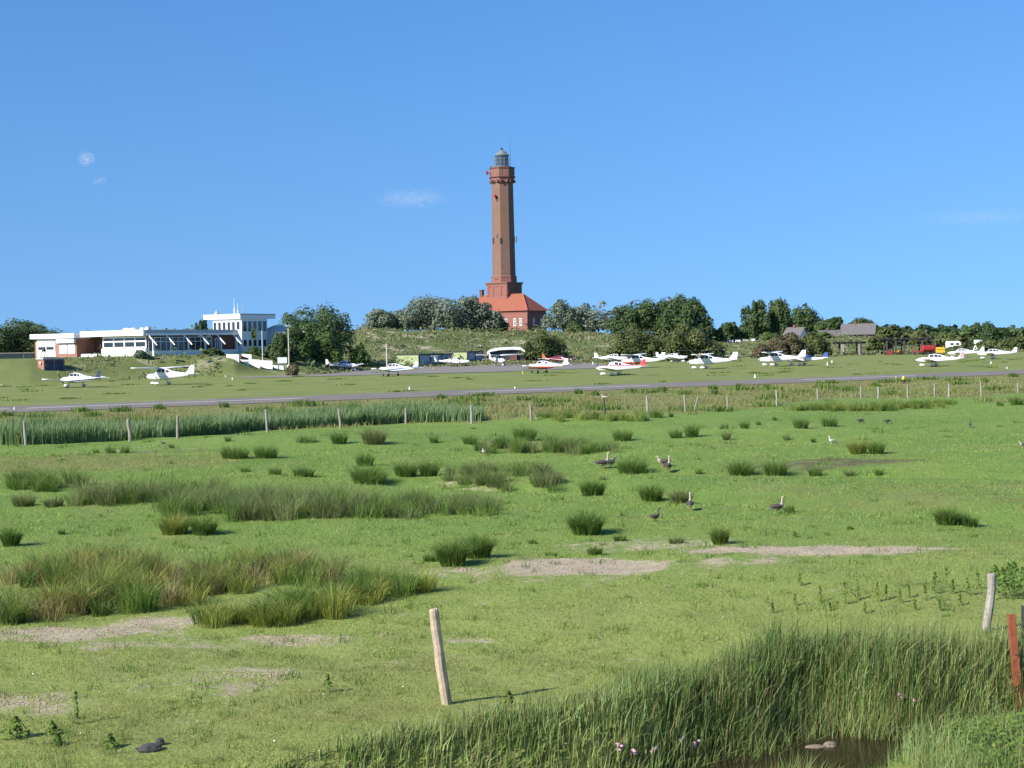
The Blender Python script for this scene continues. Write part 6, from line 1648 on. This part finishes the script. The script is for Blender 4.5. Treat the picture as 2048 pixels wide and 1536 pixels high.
# ================================================================== FOREGROUND WEEDS, FLOWERS AND STONES
def weed_arrays(h, n=26, size=.05, bushy=.5):
    z = rng.random(n) ** .8 * h; a = rng.uniform(0, 2 * np.pi, n); r = bushy * h * (1.05 - z / h) * rng.uniform(.3, 1, n)
    P = np.stack([np.cos(a) * r, np.sin(a) * r, z + .02], 1)
    return leaf_quads(P, size * rng.uniform(.6, 1.4, n), np.stack([np.cos(a) * .6, np.sin(a) * .6, np.full(n, .8)], 1), rng.random(n), np.zeros(n))
def weed(px, py, hpx, label, group, mat='weed_green', bushy=.45, n=26, cat='weed', name='thistle'):
    p = ground(px, py); h = hpx / pxm(p)
    rt = empty(name, p, 0, label, cat, group)
    V, Fl, T = weed_arrays(h, n * 3, .024 if mat == 'rush_dull' or bushy < .35 else .032, bushy); raw_mesh('leaves', V, Fl, 4, mat, T, rt)
    m = MB(); m.tube([(0, 0, -.03), (.02, 0, h * .5), (.0, .01, h)], [.008, .006, .003], 5); m.build('stem', 'rush_stem' if 'rush_stem' in MATS else plain('rush_stem', (.10, .15, .05), .8).name, rt)
THI = []
LG = 'small thistles between the soil strip and the tall grass on the right'
for (px, py, h) in [(1590, 1212, 30), (1640, 1205, 40), (1690, 1208, 52), (1715, 1200, 48), (1755, 1204, 50), (1772, 1198, 36), (1800, 1206, 34), (1818, 1196, 30), (1850, 1200, 34), (1868, 1188, 40), (1892, 1176, 52), (1906, 1186, 30),
                    (1830, 1220, 26), (1935, 1190, 40), (1955, 1178, 46), (1920, 1210, 26), (1880, 1222, 24), (1600, 1172, 30), (1870, 1165, 26), (1730, 1226, 24), (1660, 1222, 20), (1545, 1225, 22)]:
    THI.append((px, py, h))
for i, (px, py, h) in enumerate(sorted(THI)):
    weed(px, py, h * .8, '%s in the row of small thistles above the tall grass' % ('leftmost' if i == 0 else 'rightmost' if i == len(THI) - 1 else (ORD[1:20] + ['twenty first', 'twenty second'])[i - 1] + ' from the left'), LG, 'weed_green', .30, 18)
for (px, py, h) in [(2005, 1196, 60), (2028, 1190, 66), (2046, 1198, 62), (2018, 1178, 50), (1990, 1172, 40)]:
    weed(px, py, h, {2005: 'leafy weed closest to the gnarled pale post', 2028: 'tallest leafy weed right of the gnarled post', 2046: 'leafy weed cut by the right edge near the gnarled post', 2018: 'leafy weed behind the clump right of the gnarled post', 1990: 'small leafy weed just behind the gnarled pale post'}[px], 'leafy weeds behind the gnarled post', 'rush', .55, 60)
weed(153, 1448, 62, 'single upright thistle in the left foreground', None, 'weed_green', .16, 30)
weed(32, 1476, 40, 'low sprawling weed at the left edge of the foreground', None, 'weed_green', .9, 70)
weed(105, 1470, 24, 'small sprawling weed right of the one at the left edge', None, 'weed_green', .9, 36)
weed(115, 1492, 22, 'small sprawling weed lowest at the left', None, 'weed_green', .9, 30)
weed(220, 1496, 26, 'small sprawling weed left of the dark stone', None, 'weed_green', .8, 30)
weed(1018, 1414, 30, 'small leafy weed right of the leaning post', None, 'weed_green', .6, 30)
weed(656, 1384, 34, 'thin small weed left of the leaning post', None, 'weed_green', .4, 22)
weed(1590, 1075, 10, 'tiny dark weed on the pasture above the soil strip', None, 'rush', .6, 16)

# leafy weeds on the near bank, bottom right
n = 26000; x = rng.uniform(4.6, 9.0, n); y = rng.uniform(15.5, 21.5, n); d, s_ = polydist(x, y, DITCH)
ok = (s_ < 0) & (d > ditch_hw(x) + .05) & (x > 4.5 + .6 * (y < 18.5) + .25 * vnoise(x * 2, y * 2, 3)); x, y = x[ok], y[ok]
hh = .10 + .34 * fbm(x * 1.2, y * 1.2, 15); z = terr(x, y) + hh * rng.random(len(x)) ** .6
V, Fl, T = leaf_quads(np.stack([x, y, z], 1), rng.uniform(.014, .038, len(x)), np.tile([-.2, -.3, 1.0], (len(x), 1)), rng.random(len(x)), np.where(rng.random(len(x)) < .06, .6, 0))
tag(raw_mesh('bank_weeds', V, Fl, 4, 'weed_green', T), 'bright leafy weeds on the near ditch bank, bottom right', None, None, 'stuff')
n = 9000; x = rng.uniform(3.4, 9.0, n); y = rng.uniform(16, 21.5, n); d, s_ = polydist(x, y, DITCH); ok = (s_ < 0) & (d > ditch_hw(x) - .1) & (x > 4.5); x, y = x[ok], y[ok]
scatter_blades('bank_grass', np.stack([x, y, terr(x, y)], 1), rng.uniform(.15, .55, len(x)), rng.uniform(.006, .012, len(x)), 'tall_grass', 'pale grass blades among the near bank weeds', .5, .12)
# sparse longer grass along the bottom edge, left
n = 26000; x = rng.uniform(-7.5, 1.5, n); y = rng.uniform(15.2, 21, n); k = fbm(x * .7, y * .9, 19) + .16 * (17.8 + .22 * x - y) > .50; x, y = x[k], y[k]
d, s_ = polydist(x, y, DITCH); k = d > ditch_hw(x) + .1; x, y = x[k], y[k]
scatter_blades('edge_grass', np.stack([x, y, terr(x, y)], 1), rng.uniform(.05, .24, len(x)), rng.uniform(.005, .010, len(x)), 'tall_grass', 'longer grass along the bottom edge left of the ditch', .5, .14)

def flower(px, py, hpx, label):
    p = ground(px, py); s = pxm(p)
    rt = empty('pink_flower', p, 0, label, 'flower', 'pink flower heads by the ditch')
    zt = max(.25, at(px, py - hpx, p[1])[2] - p[2])
    m = MB(); m.tube([(0, 0, -.05), (.02, 0, zt * .5), (0, 0, zt)], [.006, .005, .004], 5); m.build('stem', 'rush_stem', rt)
    for k in range(7):
        a = rng.uniform(0, 6.28); r = rng.uniform(0, .07); m = MB(); c = (r * math.cos(a), r * math.sin(a), zt + rng.uniform(-.05, .05))
        m.loft([[(c[0] + q * math.cos(t), c[1] + q * math.sin(t), c[2] + dz) for t in np.linspace(0, 2 * math.pi, 7)[:-1]] for q, dz in ((.006, -.015), (.026, .0), (.022, .015), (.004, .024))]); m.build('floret', 'flower_pink', rt)
for (px, py, lab) in [(1238, 1510, 'pink flower head leftmost by the ditch'), (1268, 1520, 'second pink flower head from the left by the ditch'), (1312, 1512, 'third pink flower head from the left by the ditch'),
                      (1360, 1496, 'fourth and tallest pink flower head by the ditch'), (1390, 1502, 'fifth pink flower head from the left, before the water')]:
    flower(px, py + 26, 40, lab)
for (px, py, lab) in [(1805, 1420, 'pale pink flower head in the tall grass above the water, left of two'), (1832, 1420, 'pale pink flower head in the tall grass above the water, right of two')]:
    flower(px, py + 10, 30, lab)

def stone(px, py, rx, ry, rz_, mat, label, name='stone', seed=0, rot=0, p=None):
    rs = np.random.default_rng(seed); p = ground(px, py) if p is None else p
    m = MB(); rings = []
    for k in range(7):
        t = math.pi * (k + .35) / 7.4; rings.append([(rx * math.sin(t) * math.cos(a) * rs.uniform(.82, 1.12), ry * math.sin(t) * math.sin(a) * rs.uniform(.82, 1.12), -rz_ * math.cos(t) + rz_ * .6) for a in np.linspace(0, 2 * math.pi, 11)[:-1]])
    m.loft(rings); o = m.build(name, mat, None, False); o.location = Vector(map(float, p)); o.rotation_euler = (0, 0, rot); return tag(o, label, 'stone')
stone(300, 1502, .17, .10, .06, 'stone_dark', 'flat dark grey stone lying in the grass, bottom left', seed=2, rot=.35)
stone(320, 1490, .06, .06, .06, 'stone_dark', 'small dark lump at the end of the flat grey stone', seed=3)
wp0 = flat(1660, 1492, WATER_Z); wp0[2] = WATER_Z - .03
stone(0, 0, .10, .07, .06, 'stone_pale', 'pale stone at the far water edge of the ditch', seed=5, p=wp0)
wp1 = flat(1630, 1494, WATER_Z); wp1[2] = WATER_Z - .03
stone(0, 0, .16, .07, .04, 'stone_pale', 'low flat stone left of the pale one at the water edge', seed=6, p=wp1)
# pale pebbles and feathers dotting the pasture: too many to count
n = 170; y = 1 / (1 / 17.5 + rng.random(n) * (1 / 48 - 1 / 17.5)); x = rng.uniform(-.36, .34, n) * y; z = terr(x, y)
V, Fl, T = leaf_quads(np.stack([x, y, z + .02], 1), rng.uniform(.006, .017, n), np.tile([0, -.5, 1.0], (n, 1)), np.ones(n), np.zeros(n))
tag(raw_mesh('pale_specks', V, Fl, 4, 'goose_white', T), 'tiny pale feathers and daisies strewn over the pasture', None, None, 'stuff')

n = 60000; y = 1 / (1 / 19 + rng.random(n) * (1 / 44 - 1 / 19)); x = rng.uniform(-.36, .30, n) * y
zb_ = zones(x, y)[0][:, 0]; k = zb_ + .7 * (vnoise(x * 1.4, y * 1.4, 61) - .5) > .50; x, y = x[k][:5000], y[k][:5000]; n = len(x)
V, Fl, T = leaf_quads(np.stack([x, y, terr(x, y) + .012], 1), rng.uniform(.005, .017, n) * (1 + y / 60), np.tile([-.3, -.4, .9], (n, 1)), np.ones(n), np.zeros(n))
tag(raw_mesh('soil_clods', V, Fl, 4, plain('clod', (0.30, 0.245, 0.165), .95, .3, 20.).name, T), 'clods and trampled lumps on the bare soil patches', None, None, 'stuff')

# ================================================================== CLOUD WISPS
def cloud(px, py, wpx, hpx, D, dens, label, seed):
    c = at(px, py, D); w_ = wpx / F * D / 2; h = hpx / F * D / 2
    m, t, b = nodes_of('cloud_vapour_%d' % seed); t.nodes.remove(b)
    co = N(t, 'TexCoord').outputs['Object']
    ln = N(t, 'VectorMath', operation='LENGTH'); t.links.new(co, ln.inputs[0])
    fall = ramp(t, ln.outputs['Value'], 1.0, 0.15)
    mp = N(t, 'VectorMath', operation='MULTIPLY'); mp.inputs[1].default_value = (wpx / 60, 1, hpx / 60 * 1.6); t.links.new(co, mp.inputs[0])
    of = N(t, 'VectorMath', operation='ADD'); of.inputs[1].default_value = (seed * 3.7, seed, 0); t.links.new(mp.outputs[0], of.inputs[0])
    nn = ramp(t, noise(t, of.outputs[0], 3.2, 5, .65), .42, .68)
    mu = N(t, 'Math', operation='MULTIPLY'); t.links.new(fall, mu.inputs[0]); t.links.new(nn, mu.inputs[1])
    m2 = N(t, 'Math', operation='MULTIPLY'); t.links.new(mu.outputs[0], m2.inputs[0]); m2.inputs[1].default_value = dens / w_
    pv = N(t, 'VolumePrincipled'); pv.inputs['Color'].default_value = (.95, .95, .97, 1); pv.inputs['Anisotropy'].default_value = 0.0
    t.links.new(m2.outputs[0], pv.inputs['Density']); t.links.new(pv.outputs[0], t.nodes['Material Output'].inputs['Volume'])
    mb = MB(); mb.loft([[(math.sin(tt) * math.cos(a), math.sin(tt) * math.sin(a), -math.cos(tt)) for a in np.linspace(0, 2 * math.pi, 21)[:-1]] for tt in np.linspace(.05, math.pi - .05, 12)])
    o = mb.build('cloud', m.name, None, True); o.location = Vector(map(float, c)); o.scale = (w_, w_ * .7, h); return tag(o, label, 'cloud', 'small cloud wisps')
cloud(173, 318, 42, 34, 3000, 1.5, 'small round cloud puff high on the left', 1)
cloud(200, 361, 40, 22, 3000, .5, 'faint cloud wisp below the round puff on the left', 2)
cloud(822, 397, 170, 46, 3200, .75, 'thin elongated cloud left of the lighthouse', 3)
cloud(1960, 434, 320, 36, 3600, .4, 'faint long cloud streak at the right edge', 4)
